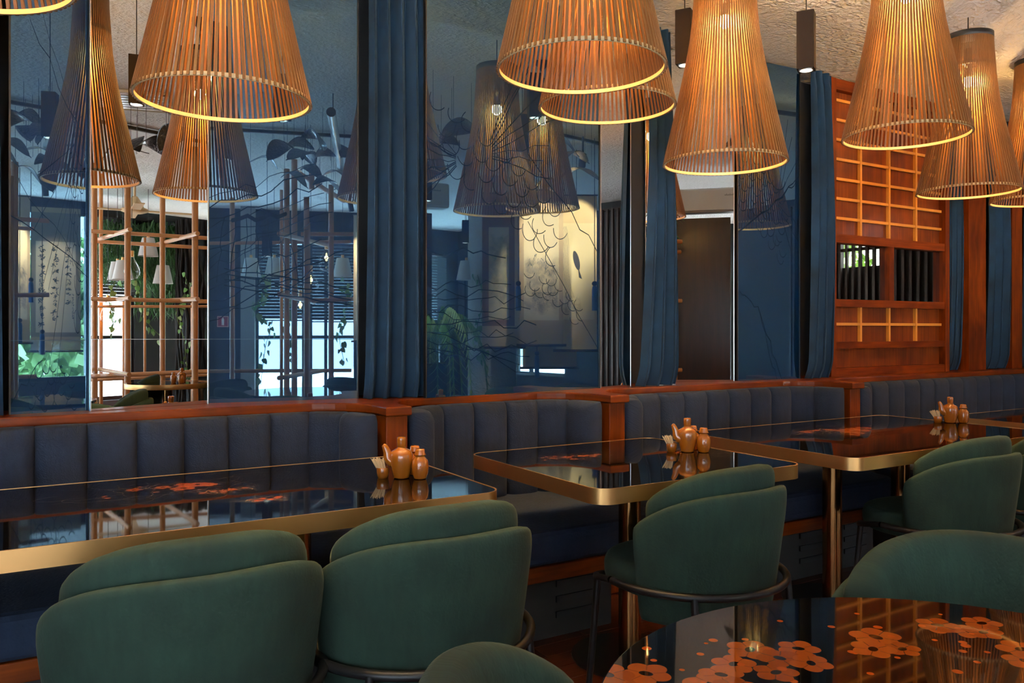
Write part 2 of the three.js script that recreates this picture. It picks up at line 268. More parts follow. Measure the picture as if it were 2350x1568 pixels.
// ---------------------------------------------------------------- ledge, dividers, banquettes
const DIV = [1.26, 2.37, 4.12];
const booths = [[-1.1, 1.205], [1.315, 2.315], [2.425, 4.065], [4.175, 7.6]];
function backLine(uL, uR, off, left = true, right = true) {            // plan line of a booth back, from left front end to right front end
  const pts = [], nb = 3.3 - off, r = 0.24, n0 = 2.99;
  if (left) { pts.push([uL + off, n0]); for (let k = 0; k <= 8; k++) { const a = Math.PI - k / 8 * Math.PI / 2; pts.push([uL + off + r + r * Math.cos(a), nb - r + r * Math.sin(a)]); } } else pts.push([uL, nb]);
  if (right) { for (let k = 0; k <= 8; k++) { const a = Math.PI / 2 - k / 8 * Math.PI / 2; pts.push([uR - off - r + r * Math.cos(a), nb - r + r * Math.sin(a)]); } pts.push([uR - off, n0]); } else pts.push([uR, nb]);
  return pts;
}
{
  let front = [[-1.1, 3.3]];
  booths.forEach(([a, b], i) => { front.push(...backLine(a, b, 0, i > 0, i < 3)); if (i < 3) { const d = DIV[i]; front.push([d - 0.055, 2.965], [d + 0.055, 2.965]); } });
  front = front.filter((p, i) => !i || Math.hypot(p[0] - front[i - 1][0], p[1] - front[i - 1][1]) > 1e-3);
  solo('wall_ledge', woodUV(plan([...front, [7.6, 3.595], [-1.1, 3.595]], 0.893, 0.93, 0.006), 'x'), M.wood, 'long polished orange wooden ledge above the banquette backs', 'ledge');
}
const divLabel = ['glossy orange wooden divider post between the first and second booth, beside table with long top', 'pale fronted wooden divider post behind the small square table', 'dark orange wooden divider post beside the lattice panel'];
DIV.forEach((d, i) => { solo('booth_divider', woodUV(rbox(0.092, 0.892, 0.6, 0.004, d, 0.446, -3.285, 1), 'y'), M.wood, divLabel[i], 'divider', 'booth dividers'); });

const chH = 0.46, chW = 0.165;
function channelGeo(w) {                                                // one upholstered vertical channel, flat at the back
  const loops = [], N = 9;
  for (let k = 0; k <= N; k++) {
    const t = k / N, a = t * Math.PI / 2, y = t < 0.62 ? t / 0.62 * (chH - 0.05) : chH - 0.05 + 0.05 * Math.sin((t - 0.62) / 0.38 * Math.PI / 2), sh = t < 0.62 ? 1 : 0.55 + 0.45 * Math.cos((t - 0.62) / 0.38 * Math.PI / 2), l = [];
    for (let j = 0; j < 22; j++) { const q = j / 22 * Math.PI * 2, x = spow(Math.cos(q), 0.62) * w / 2 * (0.93 + 0.07 * sh), z = spow(Math.sin(q), 0.8) * 0.075 * sh; l.push(new THREE.Vector3(x, y, z > 0 ? z : z * 0.6)); } loops.push(l);
  }
  return sweep(loops, { uv: (i, j, p) => [p.x / 0.5, p.y / 0.5 + p.z] });
}
const chGeo = channelGeo(chW);
const bLabel = ['dark blue velvet banquette behind the long table on the left of the first divider', 'narrow dark blue velvet banquette between the first two wooden dividers', 'dark blue velvet banquette below the wide mirror panels, between second and third dividers', 'long dark blue velvet banquette below the wooden lattice panel'];
booths.forEach(([uL, uR], i) => {
  const t = thing('banquette', bLabel[i], 'banquette', [0, 0, 0], 0, 'banquettes along the mirror wall');
  const line = backLine(uL, uR, 0.055, i > 0, i < 3), seg = []; let tot = 0;
  for (let k = 1; k < line.length; k++) { const l = Math.hypot(line[k][0] - line[k - 1][0], line[k][1] - line[k - 1][1]); seg.push([tot, l]); tot += l; }
  const n = Math.round(tot / chW), w = tot / n;
  for (let c = 0; c < n; c++) {
    const s = (c + 0.5) * w; let k = seg.findIndex(([a, l]) => s <= a + l); if (k < 0) k = seg.length - 1;
    const f = (s - seg[k][0]) / seg[k][1], p = [0, 1].map((q) => line[k][q] + (line[k + 1][q] - line[k][q]) * f);
    const s2 = (x) => { let kk = seg.findIndex(([a, l]) => x <= a + l); if (kk < 0) kk = seg.length - 1; const ff = Math.max(0, Math.min(1, (x - seg[kk][0]) / seg[kk][1])); return [0, 1].map((q) => line[kk][q] + (line[kk + 1][q] - line[kk][q]) * ff); };
    const A = s2(Math.max(0, s - w / 2)), B = s2(Math.min(tot, s + w / 2));
    const m = part(t, 'back_channel', chGeo, M.navy); m.position.copy(V3(p[0], p[1], 0.44)); m.rotation.y = Math.atan2(B[1] - A[1], B[0] - A[0]); m.scale.x = Math.hypot(B[0] - A[0], B[1] - A[1]) / chW * 1.03;
  }
  const sL = i ? uL + 0.02 : uL, sR = i < 3 ? uR - 0.02 : uR, r = 0.14, nf = 2.52, o = [];
  const arc = (cx, cy, a0, a1, q = r) => { for (let k = 0; k <= 8; k++) { const a = a0 + (a1 - a0) * k / 8; o.push([cx + q * Math.cos(a), cy + q * Math.sin(a)]); } };
  arc(sL + r, nf + r, Math.PI, 1.5 * Math.PI); arc(sR - r - (i === 2 ? 0.16 : 0), nf + r, -Math.PI / 2, 0); if (i === 2) o.push([sR - 0.02, 2.95]); arc(sR - 0.24, 3.02, 0, Math.PI / 2, 0.22); arc(sL + 0.24, 3.02, Math.PI / 2, Math.PI, 0.22);
  part(t, 'seat_cushion', metreUV(plan(o, 0.345, 0.475, 0.035)), M.navy);
  part(t, 'seat_rail', woodUV(plan(o.map(([u, v]) => [u, v + 0.012 * (v < 2.8 ? 1 : 0)]), 0.285, 0.345, 0.004), 'x'), M.wood, 'orange wooden rail below the seat');
  part(t, 'base_box', wbox(sL + 0.03, sR - 0.2, 2.68, 3.2, 0, 0.285), M.baseBoard);
  for (let k = 0; k < Math.floor((sR - sL) / 0.34); k++) for (let q = 0; q < 3; q++) part(t, 'vent_slot', wbox(sL + 0.14 + k * 0.34, sL + 0.32 + k * 0.34, 2.673, 2.68, 0.08 + q * 0.062, 0.105 + q * 0.062), M.black);
});

// ---------------------------------------------------------------- curtains
function curtain(name, [u0, n0], [u1, n1], h0, h1, folds, amp, label, topSqueeze = 0.9, bow = 0.02) {
  const L = Math.hypot(u1 - u0, n1 - n0), d = [(u1 - u0) / L, (n1 - n0) / L], nn = [d[1], -d[0]], ph = Array.from({ length: folds + 2 }, () => rr(-0.5, 0.5));
  const g = grid(folds * 18, 36, (s, t) => {
    const f = s * folds, k = Math.floor(f), w = ph[k] + (ph[Math.min(k + 1, folds)] - ph[k]) * (f - k);
    const A = amp * (0.55 + 0.45 * Math.min(1, 1.4 * (1 - t) + 0.25)) * (1 + 0.35 * w) * (t > 0.95 ? 0.7 : 1);
    const wave = Math.sin(f * Math.PI * 2 + 0.5 * w * Math.sin(t * 3)), sq = 1 - (1 - topSqueeze) * Math.sin(t * Math.PI * 0.5), low = Math.max(0, 0.07 - t) / 0.07;
    const along = ((s - 0.5) * sq + 0.5) * L + 0.018 * Math.sin(f * Math.PI * 4 + w) * (1 - t), off = A * spow(wave, 0.75) + bow * Math.sin(t * Math.PI) - 0.03 * low * low;
    const p = V3(u0 + d[0] * along + nn[0] * off, n0 + d[1] * along + nn[1] * off, h0 + (h1 - h0) * t); p.su = s * folds * 0.25; p.sv = t * 3; return p;
  });
  return solo(name, g, M.curtain, label, 'curtain', 'blue velvet curtains');
}
curtain('velvet_curtain', [1.27, 3.36], [1.545, 3.33], 0.932, 2.875, 4, 0.042, 'wide pleated blue velvet curtain standing on the ledge beside the first divider');
curtain('velvet_curtain', [2.80, 3.34], [3.10, 3.36], 0.932, 2.875, 3, 0.05, 'blue velvet curtain gathered narrower at the top beside the narrow mirror strip', 0.55);
curtain('velvet_curtain', [4.15, 3.33], [4.42, 3.37], 0.932, 2.86, 3, 0.04, 'slim blue velvet curtain against the wooden lattice panel', 0.9);
curtain('velvet_curtain', [5.80, 3.46], [6.02, 3.46], 0.935, 2.87, 3, 0.035, 'dark blue curtain in the gap right after the lattice panel');
curtain('velvet_curtain', [6.26, 3.42], [6.62, 3.42], 0.935, 2.87, 3, 0.045, 'blue velvet curtain between two wooden posts');
curtain('velvet_curtain', [6.78, 3.42], [7.4, 3.42], 0.935, 2.87, 4, 0.045, 'blue velvet curtain past the last wooden post');
curtain('velvet_curtain', [-0.42, 3.33], [-0.065, 3.33], 0.932, 2.875, 4, 0.042, 'blue velvet curtain beside the calligraphy reflecting mirror panel');
for (const [a, b, l] of [[6.02, 6.25, 'wide wooden post between two blue curtains'], [6.62, 6.77, 'narrow wooden post between blue curtains']]) solo('wooden_post', woodUV(wbox(a, b, 3.40, 3.52, 0.93, 2.875), 'y'), M.woodPlain, l, 'post');

// ---------------------------------------------------------------- wooden lattice panel
{
  const u0 = 4.45, u1 = 5.77, n = 3.46, t = thing('lattice_panel', 'tall orange wooden lattice panel with two dark mirror panes', 'panel', [u0, n, 0.93]);
  const W = u1 - u0, b = (a0, a1, h0, h1, f, k) => box(a1 - a0, h1 - h0, k - f, (a0 + a1) / 2, (h0 + h1) / 2 - 0.93, (f + k) / 2);
  for (const x of [0, W - 0.05]) part(t, 'stile', woodUV(b(x, x + 0.05, 0.93, 2.87, 0, 0.06), 'y'), M.woodPlain);
  for (const [h0, h1] of [[2.80, 2.87], [1.805, 1.86], [1.385, 1.435], [1.112, 1.155], [0.93, 0.985]]) part(t, 'rail', woodUV(b(0.05, W - 0.05, h0, h1, 0, 0.055), 'x'), M.woodPlain);
  for (const [h0, h1] of [[1.86, 2.80], [1.155, 1.385], [0.985, 1.112]]) part(t, 'back_board', woodUV(b(0.05, W - 0.05, h0, h1, 0, 0.012), 'y', 0.8), M.wood);
  const cols = [0.34, 0.65, 0.96];
  for (const x of cols) { part(t, 'muntin', b(x - 0.009, x + 0.009, 1.86, 2.80, 0.012, 0.034), M.woodStrip); part(t, 'muntin', b(x - 0.009, x + 0.009, 1.155, 1.385, 0.012, 0.034), M.woodStrip); }
  for (let k = 0; k < 7; k++) { const h = 1.968 + k * 0.129; part(t, 'muntin', b(0.05, W - 0.05, h - 0.009, h + 0.009, 0.012, 0.03), M.woodStrip); }
  part(t, 'muntin', b(0.05, W - 0.05, 1.263, 1.281, 0.012, 0.03), M.woodStrip);
  part(t, 'middle_stile', woodUV(b(0.625, 0.675, 1.435, 1.805, 0, 0.05), 'y'), M.woodPlain);
  for (const [a, c] of [[0.05, 0.625], [0.675, W - 0.05]]) part(t, 'mirror_pane', b(a, c, 1.435, 1.805, 0.004, 0.014), std({ color: lin(0.5, 0.44, 0.36), metalness: 1, roughness: 0.01 }), 'dark bronze mirror pane');
}

// ---------------------------------------------------------------- tables
function blossom(ctx, x, y, r, col, squash = 0.9) {
  ctx.fillStyle = col; const a0 = rr(0, 6);
  for (let k = 0; k < 5; k++) { const a = a0 + k * 1.2566; ctx.beginPath(); ctx.ellipse(x + Math.cos(a) * r * 0.5, y + Math.sin(a) * r * 0.5 * squash, r * 0.52, r * 0.5 * squash, a + rr(-0.3, 0.3), 0, 7); ctx.fill(); }
  ctx.fillStyle = '#150b05'; ctx.beginPath(); ctx.ellipse(x, y, r * 0.27, r * 0.19, a0, 0, 7); ctx.fill();
  ctx.strokeStyle = 'rgba(40,14,4,0.35)'; ctx.lineWidth = r * 0.035; for (let k = 0; k < 5; k++) { const a = a0 + 0.63 + k * 1.2566; ctx.beginPath(); ctx.moveTo(x + Math.cos(a) * r * 0.3, y + Math.sin(a) * r * 0.3); ctx.lineTo(x + Math.cos(a) * r * 0.8, y + Math.sin(a) * r * 0.8); ctx.stroke(); }
}
function swirls(ctx, x, y, r, n) {
  ctx.lineWidth = 1.6;
  for (let k = 0; k < n; k++) { ctx.strokeStyle = `rgba(${200 + 30 * rnd()},${170 + 30 * rnd()},${140},${rr(0.25, 0.6)})`; ctx.beginPath(); let px = x + rr(-r, r), py = y + rr(-r, r) * 0.6, a = rr(0, 6); ctx.moveTo(px, py); for (let i = 0; i < 26; i++) { a += rr(-0.5, 0.5) + 0.12; px += Math.cos(a) * r * 0.07; py += Math.sin(a) * r * 0.05; ctx.lineTo(px, py); } ctx.stroke(); }
}
const printTex = (w, h, W, D, spots) => {
  const t = canvasTex(w, h, (ctx) => {
    ctx.fillStyle = '#070708'; ctx.fillRect(0, 0, w, h);
    for (const [fx, fy, r, n] of spots) { swirls(ctx, fx * w, fy * h, r * w * 2.2, 26); for (let k = 0; k < n; k++) blossom(ctx, (fx + rr(-1.6, 1.6) * r) * w, (fy + rr(-1.1, 1.1) * r) * h, r * w * rr(0.3, 0.5), k % 3 ? '#9a4516' : '#a8521e'); for (let k = 0; k < 10; k++) { ctx.fillStyle = '#a5491a'; ctx.beginPath(); ctx.arc((fx + rr(-2.4, 2.4) * r) * w, (fy + rr(-1.6, 1.6) * r) * h, rr(3, 8) * w / 1024, 0, 7); ctx.fill(); } }
  });
  t.repeat.set(1 / W, 1 / D); t.offset.set(0.5, 0.5); t.wrapS = t.wrapT = THREE.ClampToEdgeWrapping; return t;
};
function diningTable(u0, u1, n0, n1, legs, label, spots) {
  const W = u1 - u0, D = n1 - n0, t = thing('dining_table', label, 'table', [(u0 + u1) / 2, (n0 + n1) / 2, 0], 0, 'black glass tables along the banquettes');
  const top = rrect(W - 0.012, D - 0.012, 0.058), hole = rrect(W - 0.011, D - 0.011, 0.058), band = rrect(W, D, 0.064); band.holes.push(hole);
  part(t, 'tabletop', extrude(top, 0.02).rotateX(-Math.PI / 2).translate(0, 0.729, 0), M.blackGlass(printTex(1024, Math.round(1024 * D / W), W, D, spots)), 'glossy black glass top printed with orange blossoms');
  part(t, 'underside', extrude(rrect(W - 0.02, D - 0.02, 0.056), 0.026).rotateX(-Math.PI / 2).translate(0, 0.702, 0), M.black);
  part(t, 'edge_band', extrude(band, 0.05, 0, 16).rotateX(-Math.PI / 2).translate(0, 0.7, 0), M.brass, 'brushed brass edge band');
  for (const x of legs) { part(t, 'pedestal', cyl(0.042, 0.69, x, 0.355, 0, 28), M.brassDark, 'shiny bronze tube leg'); part(t, 'base_plate', cyl(0.22, 0.012, x, 0.006, 0, 40), M.blackMetal); }
  return t;
}
diningTable(-0.29, 1.23, 2.09, 2.9, [-0.25, 0.25], 'long black table with brass edge at the first booth', [[0.44, 0.3, 0.055, 8], [0.58, 0.68, 0.014, 4], [0.52, 0.45, 0.02, 5]]);
diningTable(1.48, 2.41, 1.95, 2.8, [0], 'small square black table with brass edge on one bronze leg', [[0.38, 0.34, 0.05, 7], [0.82, 0.5, 0.07, 3], [0.25, 0.3, 0.03, 3]]);
diningTable(2.66, 4.18, 1.93, 2.86, [-0.28, 0.23], 'long black table with brass edge at the third booth', [[0.52, 0.38, 0.06, 9], [0.36, 0.32, 0.03, 5], [0.44, 0.5, 0.03, 4]]);
diningTable(4.42, 5.7, 1.85, 2.64, [-0.22, 0.22], 'black table with brass edge in front of the last banquette', [[0.5, 0.5, 0.06, 5]]);
{
  const R = 0.5, t = thing('round_table', 'round black glass table covered in orange blossom print', 'table', [1.011, 0.518, 0]);
  const tex = canvasTex(1400, 1400, (ctx, w, h) => {
    ctx.fillStyle = '#08080a'; ctx.fillRect(0, 0, w, h);
    const cl = []; for (let k = 0; k < 60 && cl.length < 30; k++) { const a = rr(0, 6.28), q = Math.sqrt(rnd()) * 0.46, p = [0.5 + Math.cos(a) * q, 0.5 + Math.sin(a) * q]; if (cl.every((c) => Math.hypot(c[0] - p[0], c[1] - p[1]) > 0.115)) cl.push(p); }
    for (const [x, y] of cl) { for (let k = 0; k < 5; k++) blossom(ctx, (x + rr(-0.055, 0.055)) * w, (y + rr(-0.05, 0.05)) * h, rr(40, 60), k % 2 ? '#8c4012' : '#9a4a18'); for (let k = 0; k < 7; k++) { ctx.fillStyle = '#a84a14'; ctx.beginPath(); ctx.arc((x + rr(-0.11, 0.11)) * w, (y + rr(-0.11, 0.11)) * h, rr(5, 11), 0, 7); ctx.fill(); } }
    for (let k = 0; k < 500; k++) { const [x, y] = cl[(k * 7) % cl.length]; ctx.fillStyle = k % 3 ? 'rgba(150,120,30,0.7)' : 'rgba(190,160,70,0.8)'; ctx.beginPath(); ctx.arc((x + 0.09 + rr(-0.07, 0.07)) * w, (y - 0.05 + rr(-0.05, 0.05)) * h, rr(1.5, 5), 0, 7); ctx.fill(); }
  });
  tex.repeat.set(0.5 / R, 0.5 / R); tex.offset.set(0.5, 0.5);
  const disc = new THREE.Shape(); disc.absarc(0, 0, R - 0.002, 0, Math.PI * 2);
  part(t, 'tabletop', extrude(disc, 0.018, 0.002, 80).rotateX(-Math.PI / 2).translate(0, 0.734, 0), M.blackGlass(tex));
  part(t, 'underside', cyl(R - 0.012, 0.02, 0, 0.722, 0, 64), M.black);
  part(t, 'pedestal', cyl(0.042, 0.7, 0, 0.362, 0, 28), M.brassDark); part(t, 'base_plate', cyl(0.23, 0.012, 0, 0.006, 0, 40), M.blackMetal);
}

// ---------------------------------------------------------------- chairs
function backShell(phi0, rad, lo, topMid, topEnd, thick, lean, power, depth = 1, n = 44) {
  const loops = [];
  for (let i = 0; i <= n; i++) {
    const e = i / n * 2 - 1, f = e * phi0, ae = Math.abs(e), endT = ae > 0.93 ? Math.sqrt(Math.max(0.02, 1 - Math.pow((ae - 0.93) / 0.07, 2))) : 1;
    const top = topMid - (topMid - topEnd) * Math.pow(ae, power), hh = (top - lo) / 2 * (0.8 + 0.2 * endT), cy = (top + lo) / 2 - (1 - endT) * 0.02, l = [];
    for (let j = 0; j < 26; j++) {
      const q = j / 26 * Math.PI * 2, y = cy + spow(Math.sin(q), 0.42) * hh, o = spow(Math.cos(q), 0.6) * thick / 2 * endT;
      const r = rad + o + lean * ((y - lo) / (topMid - lo) - 0.5); l.push(new THREE.Vector3(Math.sin(f) * r, y, Math.cos(f) * r * depth));
    }
    loops.push(l);
  }
  return sweep(loops, { uv: (i, j, p) => [Math.atan2(p.x, p.z) * 0.6, p.y * 2] });
}
const chairGeo = {
  foot: cyl(0.015, 0.008, 0, 0, 0, 12),
  shell: backShell(1.5, 0.27, 0.335, 0.75, 0.62, 0.05, 0.055, 2.8, 0.94), cushion: backShell(1.42, 0.219, 0.45, 0.815, 0.70, 0.085, 0.05, 2.6, 0.94),
  seat: (() => { const loops = []; for (let k = 0; k <= 12; k++) { const a = -Math.PI / 2 + k / 12 * Math.PI, r = 0.215 + 0.035 * spow(Math.cos(a), 0.6), y = 0.44 + 0.045 * spow(Math.sin(a), 0.8), l = []; for (let j = 0; j < 40; j++) { const q = j / 40 * Math.PI * 2; l.push(new THREE.Vector3(spow(Math.cos(q), 0.85) * r, y + 0.012 * (k > 6 ? 1 - (r / 0.25) ** 2 : 0), -spow(Math.sin(q), 0.85) * r * 1.02 - 0.03)); } loops.push(l); } return sweep(loops, { uv: (i, j, p) => [p.x * 2, p.z * 2] }); })(),
  ring: tube([...Array(25)].map((_, k) => { const f = -1.75 + k / 24 * 3.5; return new THREE.Vector3(Math.sin(f) * 0.302, 0.445, Math.cos(f) * 0.3); }), 0.0125, 48, 10),
  front: tube([new THREE.Vector3(-0.297, 0.445, -0.06), new THREE.Vector3(-0.24, 0.415, -0.2), new THREE.Vector3(-0.1, 0.395, -0.235), new THREE.Vector3(0.1, 0.395, -0.235), new THREE.Vector3(0.24, 0.415, -0.2), new THREE.Vector3(0.297, 0.445, -0.06)], 0.0115, 30, 8),
  legF: (s) => tube([new THREE.Vector3(s * 0.235, 0.42, -0.195), new THREE.Vector3(s * 0.24, 0.2, -0.215), new THREE.Vector3(s * 0.245, 0.002, -0.235)], 0.0115, 10, 8),
  legB: (s) => tube([new THREE.Vector3(s * 0.215, 0.445, 0.215), new THREE.Vector3(s * 0.218, 0.34, 0.22), new THREE.Vector3(s * 0.21, 0.24, 0.19), new THREE.Vector3(s * 0.225, 0.002, 0.255)], 0.0115, 16, 8),
};
function makeChair(label) {
  const t = thing('velvet_chair', label, 'chair', [0, 0, 0], 0, 'green velvet chairs');
  part(t, 'seat', chairGeo.seat, M.green); part(t, 'back_shell', chairGeo.shell, M.green); part(t, 'back_cushion', chairGeo.cushion, M.green);
  part(t, 'back_rail', chairGeo.ring, M.blackMetal, 'black metal tube round the back'); part(t, 'seat_frame', chairGeo.front, M.blackMetal);
  for (const s of [-1, 1]) for (const [g, x, z] of [[chairGeo.legF(s), s * 0.245, -0.235], [chairGeo.legB(s), s * 0.225, 0.255]]) part(part(t, 'leg', g, M.blackMetal), 'foot_glide', chairGeo.foot.clone().translate(x, 0.004, z), M.black);
  return t;
}
const chair0 = makeChair('green velvet chair at the long table of the first booth, farther from the divider');
chair0.position.copy(V3(0.31, 1.95, 0));
for (const [u, n, a, l] of [
  [0.885, 1.96, 0.0, 'green velvet chair at the long table of the first booth, nearer the divider'],
  [1.88, 1.98, 0.06, 'green velvet chair at the small square table'],
  [3.26, 1.97, 0.0, 'green velvet chair at the near end of the third booth table'],
  [3.95, 1.97, 0, 'green velvet chair at the far end of the third booth table'],
  [1.50, 0.81, 2.1, 'green velvet chair behind the round table, facing the printed top'],
  [0.62, 0.76, -2.11, 'pale lit green velvet chair tucked sideways at the round table'],
  [2.55, -0.95, 2.2, 'green velvet chair by the bamboo frame, seen in the clear mirror'],
  [3.2, -0.2, -2.4, 'green velvet chair beside the small far round table, seen in the clear mirror'],
  [0.25, -0.35, 2.4, 'green velvet chair across the room behind the round blossom table'],
  [1.45, -0.45, -2.5, 'green velvet chair across the room under the hanging leaves'],
]) dup(chair0, [u, n, 0], a, l);

// ---------------------------------------------------------------- condiment sets
const lathe = (pts, seg = 36) => new THREE.LatheGeometry(pts.map(([r, y]) => new THREE.Vector2(r, y)), seg);
function condiments(u, n, turn, where) {
  const put = (dx, dz) => [u + dx * Math.cos(turn) + dz * Math.sin(turn), n + dx * Math.sin(turn) - dz * Math.cos(turn), 0.7495];
  const pot = thing('sauce_pot', `amber glazed sauce pot with spout on ${where}`, 'pot', put(0, 0), turn, 'amber sauce pots');
  part(pot, 'body', lathe([[0, 0], [0.024, 0], [0.0265, 0.004], [0.033, 0.03], [0.0375, 0.058], [0.0375, 0.075], [0.033, 0.088], [0.02, 0.0955], [0.0135, 0.099], [0.0135, 0.104], [0, 0.104]]), M.glaze);
  part(pot, 'lid', lathe([[0, 0.1], [0.0115, 0.1], [0.0145, 0.106], [0.0155, 0.125], [0.015, 0.132], [0.0125, 0.135], [0, 0.136]]), M.glaze);
  part(pot, 'spout', (() => { const c = new THREE.CatmullRomCurve3([[-0.024, 0.05], [-0.042, 0.062], [-0.047, 0.085], [-0.056, 0.104], [-0.061, 0.108]].map(([x, y]) => new THREE.Vector3(x, y, 0))), loops = []; for (let k = 0; k <= 14; k++) { const t = k / 14, p = c.getPoint(t), q = c.getTangent(t), nx = -q.y, r = 0.0135 * (1 - t) + 0.006, l = []; for (let j = 0; j < 12; j++) { const a = j / 12 * 6.283; l.push(new THREE.Vector3(p.x + nx * Math.cos(a) * r, p.y + q.x * Math.cos(a) * r, Math.sin(a) * r)); } loops.push(l); } return sweep(loops); })(), M.glaze);
  const jarG = lathe([[0, 0], [0.019, 0], [0.021, 0.003], [0.0265, 0.02], [0.0285, 0.04], [0.026, 0.06], [0.018, 0.07], [0.0155, 0.073], [0.0155, 0.076], [0, 0.076]]), lidG = lathe([[0, 0.074], [0.019, 0.075], [0.0195, 0.08], [0.0165, 0.085], [0.0155, 0.094], [0.013, 0.0975], [0, 0.098]]);
  for (const [dx, dz, nm] of [[0.062, 0.012, 'beside'], [0.036, -0.062, 'behind']]) { const j = thing('spice_jar', `small lidded amber jar ${nm} the sauce pot on ${where}`, 'jar', put(dx, dz), turn, 'amber spice jars'); part(j, 'body', jarG, M.glaze); part(j, 'lid', lidG, M.glaze); }
  const cup = thing('toothpick_cup', `little cup bristling with toothpicks on ${where}`, 'cup', put(-0.062, -0.004), turn, 'toothpick cups');
  part(cup, 'holder', lathe([[0, 0], [0.018, 0], [0.021, 0.02], [0.0205, 0.034], [0.017, 0.034], [0.017, 0.01], [0, 0.008]]), M.glaze);
  const st = []; for (let k = 0; k < 46; k++) { const a = rr(0, 6.28), q = Math.sqrt(rnd()), b = new THREE.Vector3(Math.cos(a) * 0.012 * q, 0.015, Math.sin(a) * 0.012 * q), lx = -0.022 * 0.8; st.push(rod(b, new THREE.Vector3(b.x * 1.9 + lx + rr(-0.003, 0.003), 0.062 + rr(-0.004, 0.004), b.z * 1.9), 0.0011, 5)); }
  const m = part(cup, 'toothpicks', merge(st), M.pick); m.userData.kind = 'stuff';
}
condiments(1.05, 2.45, -0.54, 'the first booth table');
condiments(2.25, 2.39, -0.54, 'the small square table');
condiments(4.13, 2.43, -0.54, 'the third booth table');

// ---------------------------------------------------------------- slatted pendant lamps
const lampR = (z) => { const a = 0.26 - 0.142 * z / 0.6, b = 0.122, k = 0.03, d = a - b; return b + (d + Math.sqrt(d * d + 4 * k * k * 0.4)) / 2 - (z > 0.72 ? Math.min(0.004, (z - 0.72) * 0.05) : 0); };
const NSLAT = 88;
const slatGeo = (() => {
  const loops = []; for (let k = 0; k <= 16; k++) { const z = 0.87 * k / 16, r = lampR(z), w = 0.0038 + 0.0002 * (1 - z / 0.87), t = 0.0019; loops.push([[-w, -t], [w, -t], [w, t], [-w, t]].map(([a, b]) => new THREE.Vector3(a, z, r + b))); }
  return sweep(loops, { flat: true, uv: (i, j, p) => [p.x * 3 + j * 0.13, p.y * 0.7] });
})();
const ringBand = (r0, r1, h, y) => lathe([[r0, y], [r1, y], [r1, y + h], [r0, y + h], [r0, y]], 96);
const lampGeo = { rim: ringBand(lampR(0.006) - 0.008, lampR(0.006) - 0.0018, 0.012, 0), neck: ringBand(lampR(0.69) - 0.008, lampR(0.69) - 0.0018, 0.012, 0.684), top: ringBand(lampR(0.86) - 0.008, lampR(0.86) + 0.0024, 0.03, 0.842), holder: merge([cyl(0.02, 0.16, 0, 0.72, 0), cyl(0.116, 0.004, 0, 0.8, 0, 40), box(0.23, 0.006, 0.012, 0, 0.692, 0), box(0.012, 0.006, 0.23, 0, 0.692, 0)]), bulb: lathe([[0, 0.585], [0.014, 0.589], [0.02, 0.6], [0.021, 0.612], [0.017, 0.635], [0.012, 0.66], [0.012, 0.69], [0, 0.69]], 24), canopy: new THREE.ConeGeometry(0.06, 0.07, 28).rotateX(Math.PI) };
function slatLamp(u, n, rim, label, ceil = 3.1) {
  const t = thing('slatted_lamp', label, 'lamp', [u, n, rim], rr(0, 6), 'slatted wooden pendant lamps');
  for (let k = 0; k < NSLAT; k++) { const m = part(t, 'slat', slatGeo, M.slat); m.rotation.y = k / NSLAT * Math.PI * 2; }
  part(t, 'rim_ring', lampGeo.rim, M.slatRing); part(t, 'neck_ring', lampGeo.neck, M.slat); part(t, 'top_ring', lampGeo.top, M.black); part(part(t, 'bulb_holder', lampGeo.holder, M.black), 'bulb', lampGeo.bulb, M.glowWarm, 'glowing warm bulb');
  const c = ceil - rim; part(t, 'cord', cyl(0.003, c - 0.76, 0, (c + 0.76) / 2, 0, 8), M.black); const k = part(t, 'ceiling_canopy', lampGeo.canopy, M.black); k.position.y = c - 0.035;
  const l = new THREE.PointLight(lin(1, 0.54, 0.16), LAMP_CD, 0, 2); l.position.set(0, 0.615, 0); l.castShadow = true; l.shadow.radius = 1.6; l.name = 'lamp_light'; t.add(l);
  return t;
}
slatLamp(-0.16, 2.08, 2.0, 'slatted wooden pendant lamp over the first booth table, closest to the scroll mirror');
slatLamp(0.52, 2.59, 1.94, 'slatted wooden pendant lamp hanging alone over the long first booth table');
slatLamp(1.47, 2.03, 2.04, 'slatted wooden pendant lamp in front of the widest blue mirror panel, higher of the two');
slatLamp(1.91, 2.47, 2.09, 'slatted wooden pendant lamp over the small square table');
slatLamp(2.58, 2.51, 1.95, 'slatted wooden pendant lamp beside the square spotlight, before the mirror gap');
slatLamp(3.30, 2.14, 2.08, 'slatted wooden pendant lamp in front of the wooden lattice panel');
slatLamp(4.49, 2.54, 2.0, 'slatted wooden pendant lamp partly behind another, with its cord and cap in view');
slatLamp(5.36, 2.6, 2.03, 'slatted wooden pendant lamp past the lattice panel');

